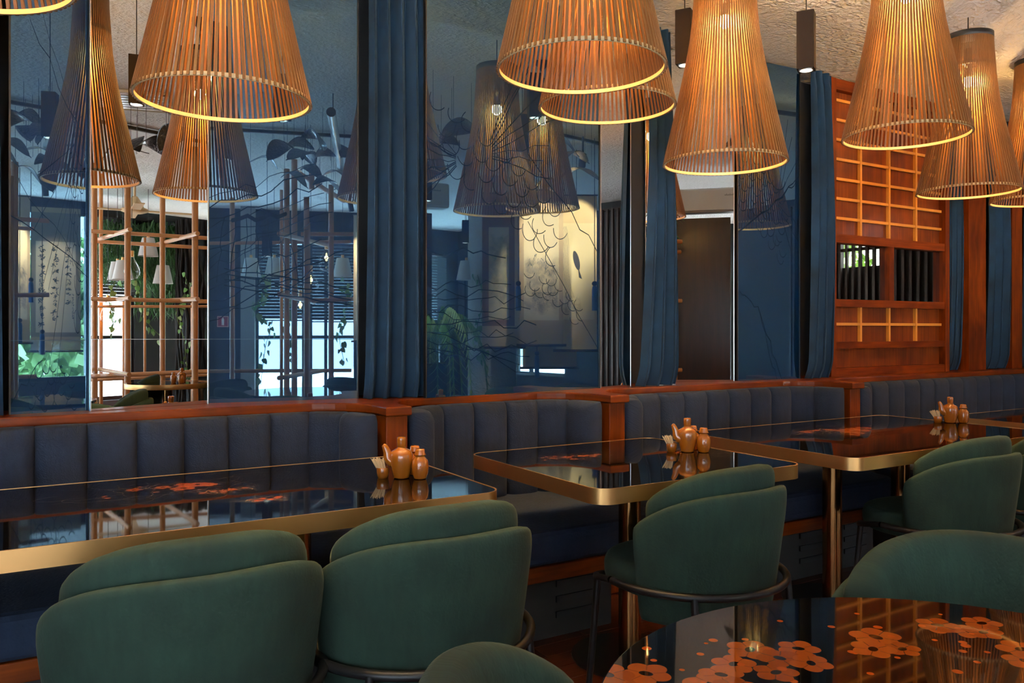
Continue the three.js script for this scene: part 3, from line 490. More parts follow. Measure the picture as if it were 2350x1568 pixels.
function boxSpot(u, n, bottom, label, ceil = 3.1, aim = [0, 0], cd = SPOT_CD) {
  const t = thing('box_spotlight', label, 'spotlight', [u, n, bottom], 0.55, 'square box pendant spotlights'), w = 0.068, H = 0.25;
  part(t, 'housing', merge([box(w, H, 0.004, 0, H / 2 + 0.006, w / 2), box(w, H, 0.004, 0, H / 2 + 0.006, -w / 2), box(0.004, H, w, w / 2, H / 2 + 0.006, 0), box(0.004, H, w, -w / 2, H / 2 + 0.006, 0), box(w, 0.004, w, 0, H, 0)]), M.darkBrown);
  part(t, 'lens', cyl(0.026, 0.004, 0, 0.012, 0, 24), M.glowSpot, 'lit warm lens'); part(t, 'trim', merge([ringBand(0.026, 0.031, 0.008, 0.004)]), M.steel);
  part(t, 'cord', cyl(0.0025, ceil - bottom - H, 0, (ceil - bottom + H) / 2, 0, 8), M.black);
  const s = new THREE.SpotLight(lin(1, 0.72, 0.42), cd, 0, 0.55, 0.7, 2); s.position.set(0, -0.004, 0); s.target.position.set(aim[0], -1, aim[1]); s.castShadow = true; s.name = 'spot_light'; t.add(s, s.target); s.target.name = 'aim';
}
boxSpot(2.62, 2.80, 2.46, 'square dark box spotlight half hidden by a slatted lamp', 2.9);
boxSpot(2.92, 2.36, 2.365, 'square dark box spotlight hanging before the plain blue panel');
boxSpot(0.53, 1.72, 2.3, 'square box spotlight over the chair at the first booth table');
boxSpot(0.9, 2.38, 2.4, 'square box spotlight over the sauce pot of the first booth table');
boxSpot(2.95, 1.25, 2.2, 'square box spotlight near the small square table, seen in the widest mirror');
boxSpot(4.97, -0.89, 2.2, 'square box spotlight by the hanging scrolls, seen in the widest mirror');
boxSpot(0.63, -1.29, 1.96, 'square box spotlight before the far bamboo poles');

// ---------------------------------------------------------------- the rest of the room, seen in the mirrors
function bambooFrame(label, poles, rails) {
  const t = thing('bamboo_frame', label, 'partition');
  for (const [u, n, r, h] of poles) part(t, 'pole', cyl(r, h, u, h / 2, -n, 14), M.bamboo);
  for (const [a, b, r] of rails) part(t, 'rail', rod(V3(...a), V3(...b), r, 12), M.bamboo);
  return t;
}
bambooFrame('golden bamboo pole frame with crossing rails before the ferns',
  [[2.86, -1.61, 0.031, 3.09], [3.28, -1.07, 0.031, 3.09], [3.03, -2.69, 0.03, 3.09], [3.5, -2.1, 0.03, 3.09], [3.36, -3.24, 0.022, 3.09], [3.99, -3.42, 0.016, 2.4], [4.09, -2.48, 0.024, 1.75], [3.68, -3.33, 0.02, 1.6]],
  [[[2.4, -2.69, 2.31], [3.72, -0.99, 2.18], 0.021], [[2.75, -3.38, 2.28], [4.1, -1.65, 2.15], 0.021], [[2.4, -2.69, 1.575], [3.72, -0.99, 1.525], 0.022], [[2.75, -3.38, 1.5], [4.1, -1.65, 1.5], 0.016], [[2.4, -2.69, 0.72], [3.72, -0.99, 0.81], 0.024], [[2.75, -3.38, 0.64], [4.1, -1.65, 0.74], 0.024],
    [[2.78, -1.4, 2.23], [3.19, -2.98, 2.27], 0.022], [[3.19, -0.87, 2.19], [3.62, -2.43, 2.22], 0.022], [[2.78, -1.4, 1.55], [3.21, -2.96, 1.57], 0.022], [[3.19, -0.87, 1.54], [3.64, -2.41, 1.57], 0.022], [[2.77, -1.4, 0.79], [3.17, -3, 0.79], 0.022], [[2.35, -1.75, 0.78], [2.8, -3.3, 0.78], 0.022]]);
bambooFrame('bamboo pole frame with a slanting top rail before the blinds',
  [[0.81, -1.55, 0.03, 2.89], [0.88, -1.84, 0.032, 3.05], [1.01, -1.19, 0.028, 2.55], [1.27, -2.15, 0.03, 2.85], [0.18, -2.63, 0.028, 2.74], [0.71, -2.91, 0.02, 2.9], [1.02, -1.95, 0.026, 2.4]],
  [[[-0.3, -2.85, 2.23], [1.5, -2.41, 2.25], 0.02], [[0.95, -2.03, 2.28], [1.5, -1.9, 2.28], 0.022], [[0.95, -2.03, 1.55], [1.5, -1.9, 1.57], 0.022], [[-0.3, -2.76, 0.76], [1.5, -2.31, 0.77], 0.022], [[0.76, -0.84, 2.14], [1.28, -2.56, 2.21], 0.022], [[0.89, -1.63, 2.89], [1.43, -2.73, 2.77], 0.028], [[0.76, -0.84, 1.57], [1.09, -2.2, 1.54], 0.022], [[0.76, -0.84, 0.78], [1.21, -2.38, 0.77], 0.022], [[1.06, -1.9, 2.75], [1.06, -1.9, 2.95], 0.03]]);
bambooFrame('small bamboo frame beside the dark wooden cabinet', [[3.93, -0.86, 0.02, 3.09], [4.06, -0.9, 0.014, 2.2]], [[[3.7, -0.8, 2.24], [4.12, -0.9, 2.23], 0.026], [[3.7, -0.86, 2.13], [4.12, -0.96, 2.12], 0.024], [[3.7, -0.8, 1.57], [4.12, -0.9, 1.56], 0.024], [[3.7, -0.8, 0.78], [4.12, -0.9, 0.78], 0.024]]);
for (const [a, b, l] of [[[2.3, -1.75], [3.3, -0.48], 'clear glass balustrade in front of the bamboo frame by the ferns'], [[0.0, -1.35], [1.55, -0.98], 'clear glass balustrade in front of the bamboo frame by the blinds']]) {
  const L = Math.hypot(b[0] - a[0], b[1] - a[1]), t = thing('glass_balustrade', l, 'balustrade', [(a[0] + b[0]) / 2, (a[1] + b[1]) / 2, 0], Math.atan2(b[1] - a[1], b[0] - a[0]));
  part(t, 'glass_sheet', box(L, 1.08, 0.006, 0, 0.6, 0), M.glass); part(t, 'top_edge', box(L, 0.006, 0.01, 0, 1.143, 0), M.white); part(t, 'floor_channel', box(L, 0.06, 0.05, 0, 0.03, 0), M.steel);
}
{ // ceiling fan
  const t = thing('ceiling_fan', 'beige ceiling fan with wooden blades', 'fan', [3.61, -2.93, 2.62], 0.4);
  part(t, 'motor', lathe([[0, 0], [0.09, 0], [0.15, 0.02], [0.15, 0.05], [0.1, 0.07], [0.08, 0.12], [0.05, 0.17], [0.03, 0.2], [0, 0.2]]), M.slatRing); part(t, 'rod', cyl(0.014, 0.3, 0, 0.33, 0, 12), M.slatRing);
  for (let k = 0; k < 4; k++) { const b = part(t, 'blade', rbox(0.55, 0.012, 0.11, 0.005, 0.4, 0.03, 0), M.slatRing); b.rotation.y = k * Math.PI / 2; b.rotation.x = 0; }
}
const shadeG = lathe([[0.075, 0.24], [0.125, 0], [0.122, 0], [0.072, 0.24]], 28);
for (const [u, n, h, l] of [[4.22, -3.77, 2.2, 'highest'], [3.94, -4.02, 1.88, 'largest looking'], [3.87, -3.74, 1.88, 'lower'], [4.34, -3.62, 1.84, 'trunk side'], [0.30, -3.84, 1.92, 'sign side'], [0.59, -3.77, 1.92, 'middle'], [1.44, -3.35, 1.9, 'window side'], [5.59, -1.67, 1.85, 'palm side']]) {
  const t = thing('cone_lamp', `white cone shaded hanging lamp, the ${l} one among the far plants`, 'lamp', [u, n, h], 0, 'white cone lamps'); part(t, 'shade', shadeG, M.shade); part(t, 'socket', cyl(0.018, 0.06, 0, 0.25, 0, 12), M.brass); part(t, 'cord', cyl(0.003, 3.08 - h - 0.24, 0, (3.08 - h + 0.24) / 2, 0, 6), M.black);
}
for (const [u, n, h, lit, l] of [[3.49, -2.76, 1.82, 0, 'unlit clear glass drop lamp hanging inside the bamboo frame'], [3.32, -2.98, 1.3, 1, 'glowing clear glass globe hanging low inside the bamboo frame'], [3.07, -2.96, 1.47, 1, 'glowing clear glass drop lamp at the edge of the bamboo frame'], [1.05, -2.62, 1.65, 1, 'glowing filament bulb in clear glass, middle of three before the blinds'], [1.23, -2.78, 1.93, 1, 'glowing filament bulb in the largest clear glass drop before the blinds'], [0.93, -2.65, 1.36, 1, 'glowing filament bulb hanging lowest before the blinds']]) {
  const t = thing('glass_drop_lamp', l, 'lamp', [u, n, h]); part(t, 'glass_drop', lathe([[0.001, 0], [0.05, 0.012], [0.082, 0.05], [0.09, 0.095], [0.07, 0.16], [0.04, 0.215], [0.022, 0.25], [0.02, 0.27]], 28), M.bulbGlass); part(t, 'socket', cyl(0.021, 0.07, 0, 0.3, 0, 16), M.brass); part(t, 'cord', cyl(0.003, 3.08 - h - 0.33, 0, (3.08 - h + 0.33) / 2, 0, 6), M.black);
  if (lit) { part(t, 'filament_bulb', lathe([[0.001, 0.12], [0.012, 0.13], [0.014, 0.16], [0.01, 0.2], [0.004, 0.22]], 14), M.glowFil, 'glowing filament'); const p = new THREE.PointLight(lin(1, 0.5, 0.16), 0.3, 0, 2); p.position.set(0, 0.165, 0); p.castShadow = true; p.name = 'bulb_light'; t.add(p); }
}
// --- plants
const heart = (() => { const s = new THREE.Shape(); s.moveTo(0, 0); s.bezierCurveTo(0.5, 0.25, 0.62, -0.45, 0, -1); s.bezierCurveTo(-0.62, -0.45, -0.5, 0.25, 0, 0); const g = new THREE.ShapeGeometry(s, 5), p = g.attributes.position; for (let i = 0; i < p.count; i++) p.setZ(i, 0.35 * p.getX(i) ** 2 * 2 - 0.15 * p.getY(i) ** 2); g.computeVertexNormals(); return g; })();
function vine(points, label, leaves, size = 0.07) {
  const t = thing('trailing_vine', label, 'plant'), c = new THREE.CatmullRomCurve3(points.map((p) => V3(...p)));
  part(t, 'stem', new THREE.TubeGeometry(c, 40, 0.004, 5), M.stem);
  for (let k = 0; k < leaves; k++) { const m = part(t, 'leaf', heart, M.leaf[k % 2]), p = c.getPoint((k + rnd()) / leaves); m.position.copy(p).add(new THREE.Vector3(rr(-0.05, 0.05), rr(-0.03, 0.03), rr(-0.05, 0.05))); const s = size * rr(0.7, 1.3); m.scale.setScalar(s); m.rotation.set(rr(-0.5, 0.3), rr(0, 6.28), rr(-0.6, 0.6)); }
}
vine([[4.4, -3.2, 1.95], [4.5, -3.25, 1.7], [4.35, -3.3, 1.5], [4.45, -3.3, 1.1], [4.5, -3.3, 0.7], [4.55, -3.25, 0.5]], 'leafy green vine climbing the dark woven trunk', 34);
vine([[4.05, -3.75, 1.9], [4.1, -3.75, 1.55], [4.2, -3.7, 1.3], [4.35, -3.6, 1.1]], 'short trailing vine beside the dark woven trunk', 22);
vine([[3.75, -3.7, 1.85], [3.7, -3.75, 1.6], [3.78, -3.8, 1.4], [3.7, -3.7, 1.2]], 'trailing vine below the white cone lamps near the ferns', 22);
vine([[0.45, -3.4, 2.0], [0.5, -3.38, 1.7], [0.35, -3.4, 1.5], [0.55, -3.38, 1.3], [0.5, -3.35, 1.0], [0.45, -3.3, 0.55]], 'long trailing vine hanging before the pale column', 40, 0.08);
vine([[0.78, -3.1, 1.75], [0.84, -3.05, 1.5], [0.78, -3.05, 1.25], [0.82, -3.05, 0.9]], 'trailing vine hanging before the left blind', 24, 0.08);
vine([[1.45, -3.35, 1.9], [1.5, -3.35, 1.55], [1.4, -3.35, 1.2], [1.46, -3.3, 0.8]], 'trailing vine hanging before the right blind', 26, 0.08);
vine([[3.98, -1.2, 1.9], [4.03, -1.2, 1.6], [3.98, -1.2, 1.2], [4.0, -1.2, 0.8]], 'leafy vine behind the small bamboo frame', 30, 0.08);
vine([[5.55, -1.4, 1.9], [5.6, -1.35, 1.6], [5.5, -1.35, 1.2], [5.6, -1.3, 0.8]], 'leafy vine trailing beside the textured column', 30, 0.09);
const blade = (() => { const g = new THREE.PlaneGeometry(0.014, 0.16, 1, 4).translate(0, -0.08, 0), p = g.attributes.position; for (let i = 0; i < p.count; i++) { const y = -p.getY(i) / 0.16; p.setX(i, p.getX(i) * (1.1 - y)); p.setZ(i, 0.05 * y * y); } g.computeVertexNormals(); return g; })();
function fern(u, n, h, du, dn, dh, count, label, mat) {
  const t = thing('hanging_fern', label, 'plant', [u, n, h]), im = new THREE.InstancedMesh(blade, mat, count), d = new THREE.Object3D();
  for (let k = 0; k < count; k++) { d.position.set(rr(-du, du), -Math.pow(rnd(), 1.3) * dh, rr(-dn, dn)); d.rotation.set(rr(-0.7, 0.7), rr(0, 6.28), rr(-0.5, 0.5)); d.scale.setScalar(rr(0.7, 1.6)); d.updateMatrix(); im.setMatrixAt(k, d.matrix); }
  im.name = 'fronds'; im.userData.kind = 'stuff'; t.add(im); part(t, 'hanging_board', box(du * 2, 0.04, dn * 2, 0, 0.02, 0), M.bark);
}
fern(4.2, -4.6, 2.72, 0.5, 0.4, 0.75, 2600, 'dense dark hanging fern filling the top of the window bay', M.leaf[2]);
fern(4.75, -4.3, 2.72, 0.35, 0.3, 1.2, 1800, 'long hanging fern beside the dark woven trunk', M.leaf[2]);
fern(4.0, -1.45, 2.75, 0.15, 0.15, 0.5, 500, 'small dark fern above the small bamboo frame', M.leaf[2]);
{
  const t = thing('woven_trunk', 'dark woven wicker tree trunk', 'trunk', [4.95, -3.9, 0]);
  for (let k = 0; k < 22; k++) { const a = k / 22 * 6.283, pts = []; for (let i = 0; i <= 8; i++) { const h = i / 8 * 2.75, b = a + (k % 2 ? 1 : -1) * 0.7 * h / 2.75 + 0.15 * Math.sin(h * 5 + k); pts.push(new THREE.Vector3(Math.cos(b) * 0.23, h, Math.sin(b) * 0.23)); } part(t, 'withe', tube(pts, 0.02, 24, 6), M.bark); }
  part(t, 'core', cyl(0.2, 2.75, 0, 1.375, 0, 18), M.black);
}
{ // palm in a dark planter
  const p = thing('planter_box', 'tall dark planter box under the palm', 'planter', [3.06, 1.12, 0], 0.7); part(p, 'box', merge([box(0.3, 0.96, 0.3, 0, 0.48, 0)]), M.charcoal); part(p, 'soil', box(0.27, 0.02, 0.27, 0, 0.968, 0), M.bark);
  const t = thing('potted_palm', 'palm with long drooping feathery fronds', 'plant', [3.16, 1.06, 0.975]); part(t, 'stem', cyl(0.03, 0.25, 0, 0.12, 0, 10), M.stem);
  for (let k = 0; k < 16; k++) {
    const a = k / 16 * 6.283 + rr(-0.2, 0.2), L = rr(0.22, 0.42), up = rr(0.12, 0.3), gs = [], c = new THREE.CatmullRomCurve3([[0, 0.1], [L * 0.4, 0.15 + up], [L * 0.8, 0.1 + up * 0.6], [L * 1.05, -0.35]].map(([r, y]) => new THREE.Vector3(Math.cos(a) * r, y, Math.sin(a) * r)));
    gs.push(new THREE.TubeGeometry(c, 14, 0.005, 4)); for (let i = 4; i < 26; i++) { const q = c.getPoint(i / 26), tg = c.getTangent(i / 26); for (const s of [-1, 1]) { const b = blade.clone().scale(1, 1.1 * (1 - Math.abs(i / 26 - 0.45)), 1); b.rotateX(-0.4).rotateY(Math.atan2(tg.x, tg.z) + s * 1.2); b.translate(q.x, q.y, q.z); gs.push(b); } }
    part(t, 'frond', merge(gs), M.leaf[k % 3]);
  }
}
struct('trim_1', cyl(0.3, 3.1, 5.86, 1.55, 1.5, 32), M.concrete, 'round textured pale concrete column');
struct('trim_2', wbox(0.02, 0.22, -5.99, -5.7, 0, 3.1), M.concrete, 'pale square column beside the blinds');
// --- dark cabinet, air conditioner, sign
{
  const t = thing('wooden_cabinet', 'tall dark wooden cabinet with open shelves', 'cabinet', [4.48, -1.45, 0], 0.25), w = 0.62;
  part(t, 'carcass', merge([box(w, 2.55, 0.02, 0, 1.275, -0.15), box(0.02, 2.55, 0.3, -w / 2, 1.275, 0), box(0.02, 2.55, 0.3, w / 2, 1.275, 0), box(w, 0.02, 0.3, 0, 2.54, 0)]), M.woodDark); part(t, 'door', woodUV(box(w * 0.62, 2.45, 0.02, 0.11, 1.26, 0.15), 'y'), M.woodDark);
  for (let k = 1; k < 8; k++) part(t, 'shelf', box(w - 0.03, 0.015, 0.27, 0, k * 0.32, 0), M.woodDark);
  const a = thing('air_conditioner', 'pale grey wall air conditioner above the dark cabinet', 'appliance', [4.55, -1.3, 2.6], 0.25 + Math.PI);
  part(a, 'body', rbox(0.8, 0.28, 0.22, 0.03, 0, 0.15, 0), M.white); part(a, 'flap', box(0.72, 0.012, 0.08, 0, 0.03, 0.12), M.white);
  const tx = canvasTex(256, 64, (ctx) => { ctx.fillStyle = '#dcdcd8'; ctx.fillRect(0, 0, 256, 64); ctx.strokeStyle = '#777'; ctx.lineWidth = 4; ctx.beginPath(); for (let k = 0; k < 15; k++) { ctx.moveTo(20 + k * 15, 46); ctx.lineTo(26 + k * 15, k % 4 ? 24 : 10); ctx.lineTo(32 + k * 15, 46); } ctx.stroke(); });
  part(a, 'name_plate', new THREE.PlaneGeometry(0.16, 0.04).translate(-0.22, 0.2, 0.1115), std({ map: tx, roughness: 0.5 }), 'small grey script lettering');
}
{
  const tx = canvasTex(128, 128, (ctx) => { ctx.fillStyle = '#a01616'; ctx.fillRect(0, 0, 128, 128); ctx.strokeStyle = '#e8d8d4'; ctx.lineWidth = 6; ctx.strokeRect(6, 6, 116, 116); ctx.fillStyle = '#eee4e0'; ctx.fillRect(50, 42, 28, 64); ctx.beginPath(); ctx.arc(64, 42, 14, 0, 7); ctx.fill(); ctx.fillRect(58, 18, 12, 14); });
  solo('extinguisher_sign', box(0.17, 0.17, 0.006).translate(-0.26, 1.36, 5.985), std({ map: tx, roughness: 0.5 }), 'square red fire extinguisher sign on the dark far wall', 'sign');
}
{ const t = thing('ceiling_vent', 'white slotted air vent in the ceiling', 'vent', [2.05, 0.05, 3.085], 0.6); part(t, 'frame', merge([box(0.6, 0.02, 0.04, 0, 0, 0.28), box(0.6, 0.02, 0.04, 0, 0, -0.28), box(0.04, 0.02, 0.6, -0.28, 0, 0), box(0.04, 0.02, 0.6, 0.28, 0, 0)]), M.white); for (let k = 0; k < 7; k++) { const b = part(t, 'slat', box(0.52, 0.006, 0.05, 0, 0, -0.22 + k * 0.073), M.steel); b.rotation.x = 0; } }
{ // slatted wooden screen on the side wall
  const t = thing('slatted_screen', 'dark wooden screen of upright slats on the side wall', 'screen', [8.5, 0.6, 0], Math.PI / 2), g = woodUV(box(0.035, 2.9, 0.03, 0, 1.5, 0), 'y');
  for (let k = 0; k < 46; k++) part(t, 'slat', g, M.woodDark).position.x = -2.1 + k * 0.092;
  for (const h of [0.05, 1.2, 2.2, 2.95]) part(t, 'rail', woodUV(box(4.3, 0.04, 0.03, 0, h, 0.03), 'x'), M.woodDark);
}
// --- window blinds
function blind(u0, u1, n, h0, h1, label, mat = M.slatBlind) {
  const t = thing('window_blind', label, 'blind', [(u0 + u1) / 2, n, h0], 0, 'slatted window blinds'), w = u1 - u0, g = box(w, 0.004, 0.052).rotateX(1.05), k = Math.floor((h1 - h0) / 0.05);
  part(t, 'head_rail', box(w, 0.05, 0.05, 0, h1 - h0, 0), M.black); part(t, 'bottom_rail', box(w, 0.02, 0.04, 0, 0, 0), M.black);
  for (let i = 1; i < k; i++) part(t, 'slat', g, mat).position.y = i * 0.05;
  for (const x of [-w * 0.3, w * 0.3]) part(t, 'cord', box(0.004, h1 - h0, 0.004, x, (h1 - h0) / 2, 0.03), M.white);
}
blind(0.2, 0.98, -5.9, 1.38, 2.62, 'dark slatted blind half lowered beside the pale column'); blind(1.0, 1.78, -5.9, 1.36, 2.62, 'dark slatted blind half lowered behind the glowing bulbs');
blind(6.2, 7.3, -5.9, 1.6, 2.62, 'beige slatted blind beside the dark woven trunk', M.slatRing); blind(4.3, 5.2, -5.9, 1.75, 2.62, 'dark slatted blind behind the hanging ferns');
blind(7.35, 8.4, -5.9, 0.95, 2.62, 'dark slatted blind lowered behind the palm');
// --- hanging scrolls
function brush(ctx, w, h, cols, n) { ctx.strokeStyle = '#15161a'; ctx.lineCap = 'round'; for (const [cx, y0, y1, size] of cols) { const m = Math.floor((y1 - y0) * h / (size * 1.15)); for (let k = 0; k < m; k++) { const x = cx * w, y = y0 * h + (k + 0.5) * size * 1.15; for (let q = 0; q < 5; q++) { ctx.lineWidth = size * rr(0.05, 0.14); ctx.beginPath(); let px = x + rr(-0.4, 0.3) * size, py = y + rr(-0.45, 0.3) * size; ctx.moveTo(px, py); ctx.bezierCurveTo(px + rr(0.1, 0.6) * size, py + rr(-0.3, 0.3) * size, px + rr(-0.4, 0.5) * size, py + rr(0.1, 0.5) * size, px + rr(-0.2, 0.5) * size, py + rr(0, 0.5) * size); ctx.stroke(); } } } }
function wash(ctx, x, y, w, h, n, col) { for (let k = 0; k < n; k++) { ctx.fillStyle = `rgba(${col},${rr(0.015, 0.07)})`; ctx.beginPath(); ctx.ellipse(x + rr(-1, 1) * w, y + rr(-1, 1) * h, rr(0.05, 0.4) * w, rr(0.03, 0.25) * h, rr(0, 3), 0, 7); ctx.fill(); } }
const scrollTex = {
  text: canvasTex(512, 1536, (c, w, h) => { c.fillStyle = '#8a8578'; c.fillRect(0, 0, w, h); c.fillStyle = '#b9a98a'; c.fillRect(0, h * 0.9, w, h); c.fillRect(0, 0, w, h * 0.04); c.fillStyle = '#ccc6b8'; c.fillRect(w * 0.1, h * 0.24, w * 0.8, h * 0.63); brush(c, w, h, [[0.78, 0.26, 0.85, 78], [0.5, 0.26, 0.85, 72], [0.24, 0.26, 0.7, 62], [0.15, 0.6, 0.78, 24]]); }),
  hills: canvasTex(512, 1536, (c, w, h) => { c.fillStyle = '#b9a58a'; c.fillRect(0, 0, w, h); c.fillStyle = '#d9cdb6'; c.fillRect(w * 0.1, h * 0.14, w * 0.8, h * 0.7); wash(c, w * 0.5, h * 0.62, w * 0.35, h * 0.16, 260, '40,42,52'); c.strokeStyle = '#2c2c34'; for (let k = 0; k < 40; k++) { c.lineWidth = rr(1, 5); c.beginPath(); const x = rr(0.15, 0.8) * w, y = h * (0.42 + 0.22 * Math.abs(x / w - 0.6)) + rr(-20, 90); c.moveTo(x, y); c.lineTo(x + rr(-30, 30), y + rr(10, 60)); c.stroke(); } for (let k = 0; k < 700; k++) { c.fillStyle = `rgba(30,32,38,${rr(0.2, 0.7)})`; c.fillRect(w * rr(0.12, 0.7), h * (0.66 + 0.12 * rnd() * rnd()), rr(2, 7), rr(2, 5)); } }),
  cliff: canvasTex(512, 1536, (c, w, h) => { c.fillStyle = '#7d5f55'; c.fillRect(0, 0, w, h); c.fillStyle = '#c9b79c'; c.fillRect(0, 0, w * 0.2, h); c.fillStyle = '#b9b29a'; c.fillRect(w * 0.34, h * 0.22, w * 0.5, h * 0.6); wash(c, w * 0.58, h * 0.5, w * 0.2, h * 0.22, 240, '52,60,50'); c.fillStyle = '#b4a286'; c.fillRect(0, h * 0.86, w, h); }),
  fish: canvasTex(512, 1536, (c, w, h) => { c.fillStyle = '#cdb994'; c.fillRect(0, 0, w, h); c.fillStyle = '#dccfae'; c.fillRect(w * 0.06, h * 0.18, w * 0.88, h * 0.62); c.fillStyle = '#3c3a40'; c.beginPath(); c.ellipse(w * 0.5, h * 0.42, w * 0.07, h * 0.065, 0.3, 0, 7); c.fill(); c.beginPath(); c.moveTo(w * 0.46, h * 0.46); c.lineTo(w * 0.36, h * 0.54); c.lineTo(w * 0.44, h * 0.53); c.fill(); c.strokeStyle = '#6b6257'; c.lineWidth = 3; for (let k = 0; k < 9; k++) { c.beginPath(); c.moveTo(w * (0.75 + k * 0.02), h * 0.2); c.bezierCurveTo(w * (0.6 + k * 0.03), h * 0.35, w * 0.8, h * 0.5, w * (0.55 + k * 0.03), h * 0.66); c.stroke(); } wash(c, w * 0.6, h * 0.7, w * 0.2, h * 0.05, 160, '50,54,62'); }),
};
function scroll(u, n, mid, w, h, tex, turn, label) {
  const t = thing('hanging_scroll', label, 'scroll', [u, n, mid - h / 2], turn, 'hanging scrolls');
  part(t, 'paper', grid(6, 24, (s, q) => { const p = new THREE.Vector3((s - 0.5) * w, q * h, 0.012 * Math.sin(q * 6) * (1 - q)); return p; }), M.paper(scrollTex[tex])); part(t, 'bottom_roller', new THREE.CylinderGeometry(0.014, 0.014, w + 0.06, 14).rotateZ(Math.PI / 2), M.woodDark); part(t, 'top_rod', new THREE.CylinderGeometry(0.008, 0.008, w + 0.02, 10).rotateZ(Math.PI / 2).translate(0, h, 0), M.woodDark);
  part(t, 'cord', cyl(0.003, Math.max(0.05, 3.09 - mid - h / 2), 0, h + Math.max(0.05, 3.09 - mid - h / 2) / 2, 0, 6), M.black);
}
scroll(1.76, -4.2, 1.95, 0.3, 1.75, 'hills', -2.78, 'hanging scroll lit warm by a spotlight, beside the calligraphy scroll');
scroll(2.22, -4.3, 1.86, 0.54, 1.78, 'text', -2.78, 'hanging scroll with columns of black brush calligraphy before a green window');
scroll(4.86, -0.12, 1.85, 0.42, 1.6, 'cliff', -2.43, 'hanging scroll with a brown bordered cliff painting'); scroll(4.99, 0.33, 1.86, 0.44, 1.56, 'hills', -2.43, 'hanging scroll with a misty mountain ink painting under a spotlight'); scroll(5.40, 0.42, 1.82, 0.42, 1.6, 'fish', -2.43, 'hanging scroll with one small dark fish, brightest at its top'); scroll(5.66, -0.25, 1.66, 0.6, 1.7, 'cliff', -2.43, 'wide hanging scroll hung behind the fish scroll');
function tassel(u, n, low, label) { const t = thing('cord_tassel', label, 'tassel', [u, n, low], 0, 'long corded tassels'); part(t, 'skirt', lathe([[0, 0], [0.026, 0], [0.026, 0.2], [0.02, 0.235], [0, 0.24]], 14), M.bluePaint); part(t, 'bead', new THREE.SphereGeometry(0.026, 14, 10).translate(0, 0.262, 0), M.black); part(t, 'cord', cyl(0.004, 3.09 - low - 0.28, 0, (3.09 - low + 0.28) / 2, 0, 6), M.black); }
tassel(1.91, -3.69, 0.95, 'dark blue tassel hanging low before the calligraphy scroll'); tassel(1.82, -3.79, 1.55, 'dark blue tassel hanging high beside the calligraphy scroll'); tassel(1.7, -3.77, 1.08, 'dark blue tassel before the warm lit scroll'); tassel(4.62, 0.4, 1.42, 'dark blue tassel between the cliff and mountain scrolls'); tassel(5.18, 0.88, 1.42, 'dark blue tassel beside the fish scroll'); tassel(5.3, -0.07, 0.72, 'dark blue tassel hanging lowest before the side window');
function trackSpot(u, n, h, aim, cd, label) {
  const t = thing('track_spotlight', label, 'spotlight', [u, n, h]), d = new THREE.Vector3(aim[0] - u, aim[2] - h, -(aim[1] - n)).normalize();
  const a = new THREE.Vector3(), b = d.clone().multiplyScalar(0.13); part(t, 'head', rod(a, b, 0.035, 18), M.black); part(t, 'lens', rod(b, d.clone().multiplyScalar(0.134), 0.029, 18), M.glowSpot, 'lit warm lens'); part(t, 'arm', rod(a, new THREE.Vector3(0, 3.09 - h, 0), 0.01, 8), M.black);
  const s = new THREE.SpotLight(lin(1, 0.48, 0.22), cd, 0, 0.42, 0.8, 2); s.position.copy(d).multiplyScalar(0.14); s.target.position.copy(d).multiplyScalar(2); s.castShadow = true; s.name = 'spot_light'; s.target.name = 'aim'; t.add(s, s.target);
}
trackSpot(4.66, 0.72, 2.92, [4.97, 0.35, 2.25], 60, 'small track spotlight aimed at the mountain scroll'); trackSpot(5.05, 0.85, 2.92, [5.38, 0.45, 2.3], 66, 'small track spotlight aimed at the fish scroll'); trackSpot(1.95, -3.75, 2.92, [2.2, -4.3, 1.9], 14, 'small track spotlight aimed at the calligraphy scroll'); trackSpot(1.55, -3.75, 2.92, [1.7, -4.2, 2.2], 50, 'small track spotlight aimed at the scroll beside the calligraphy');
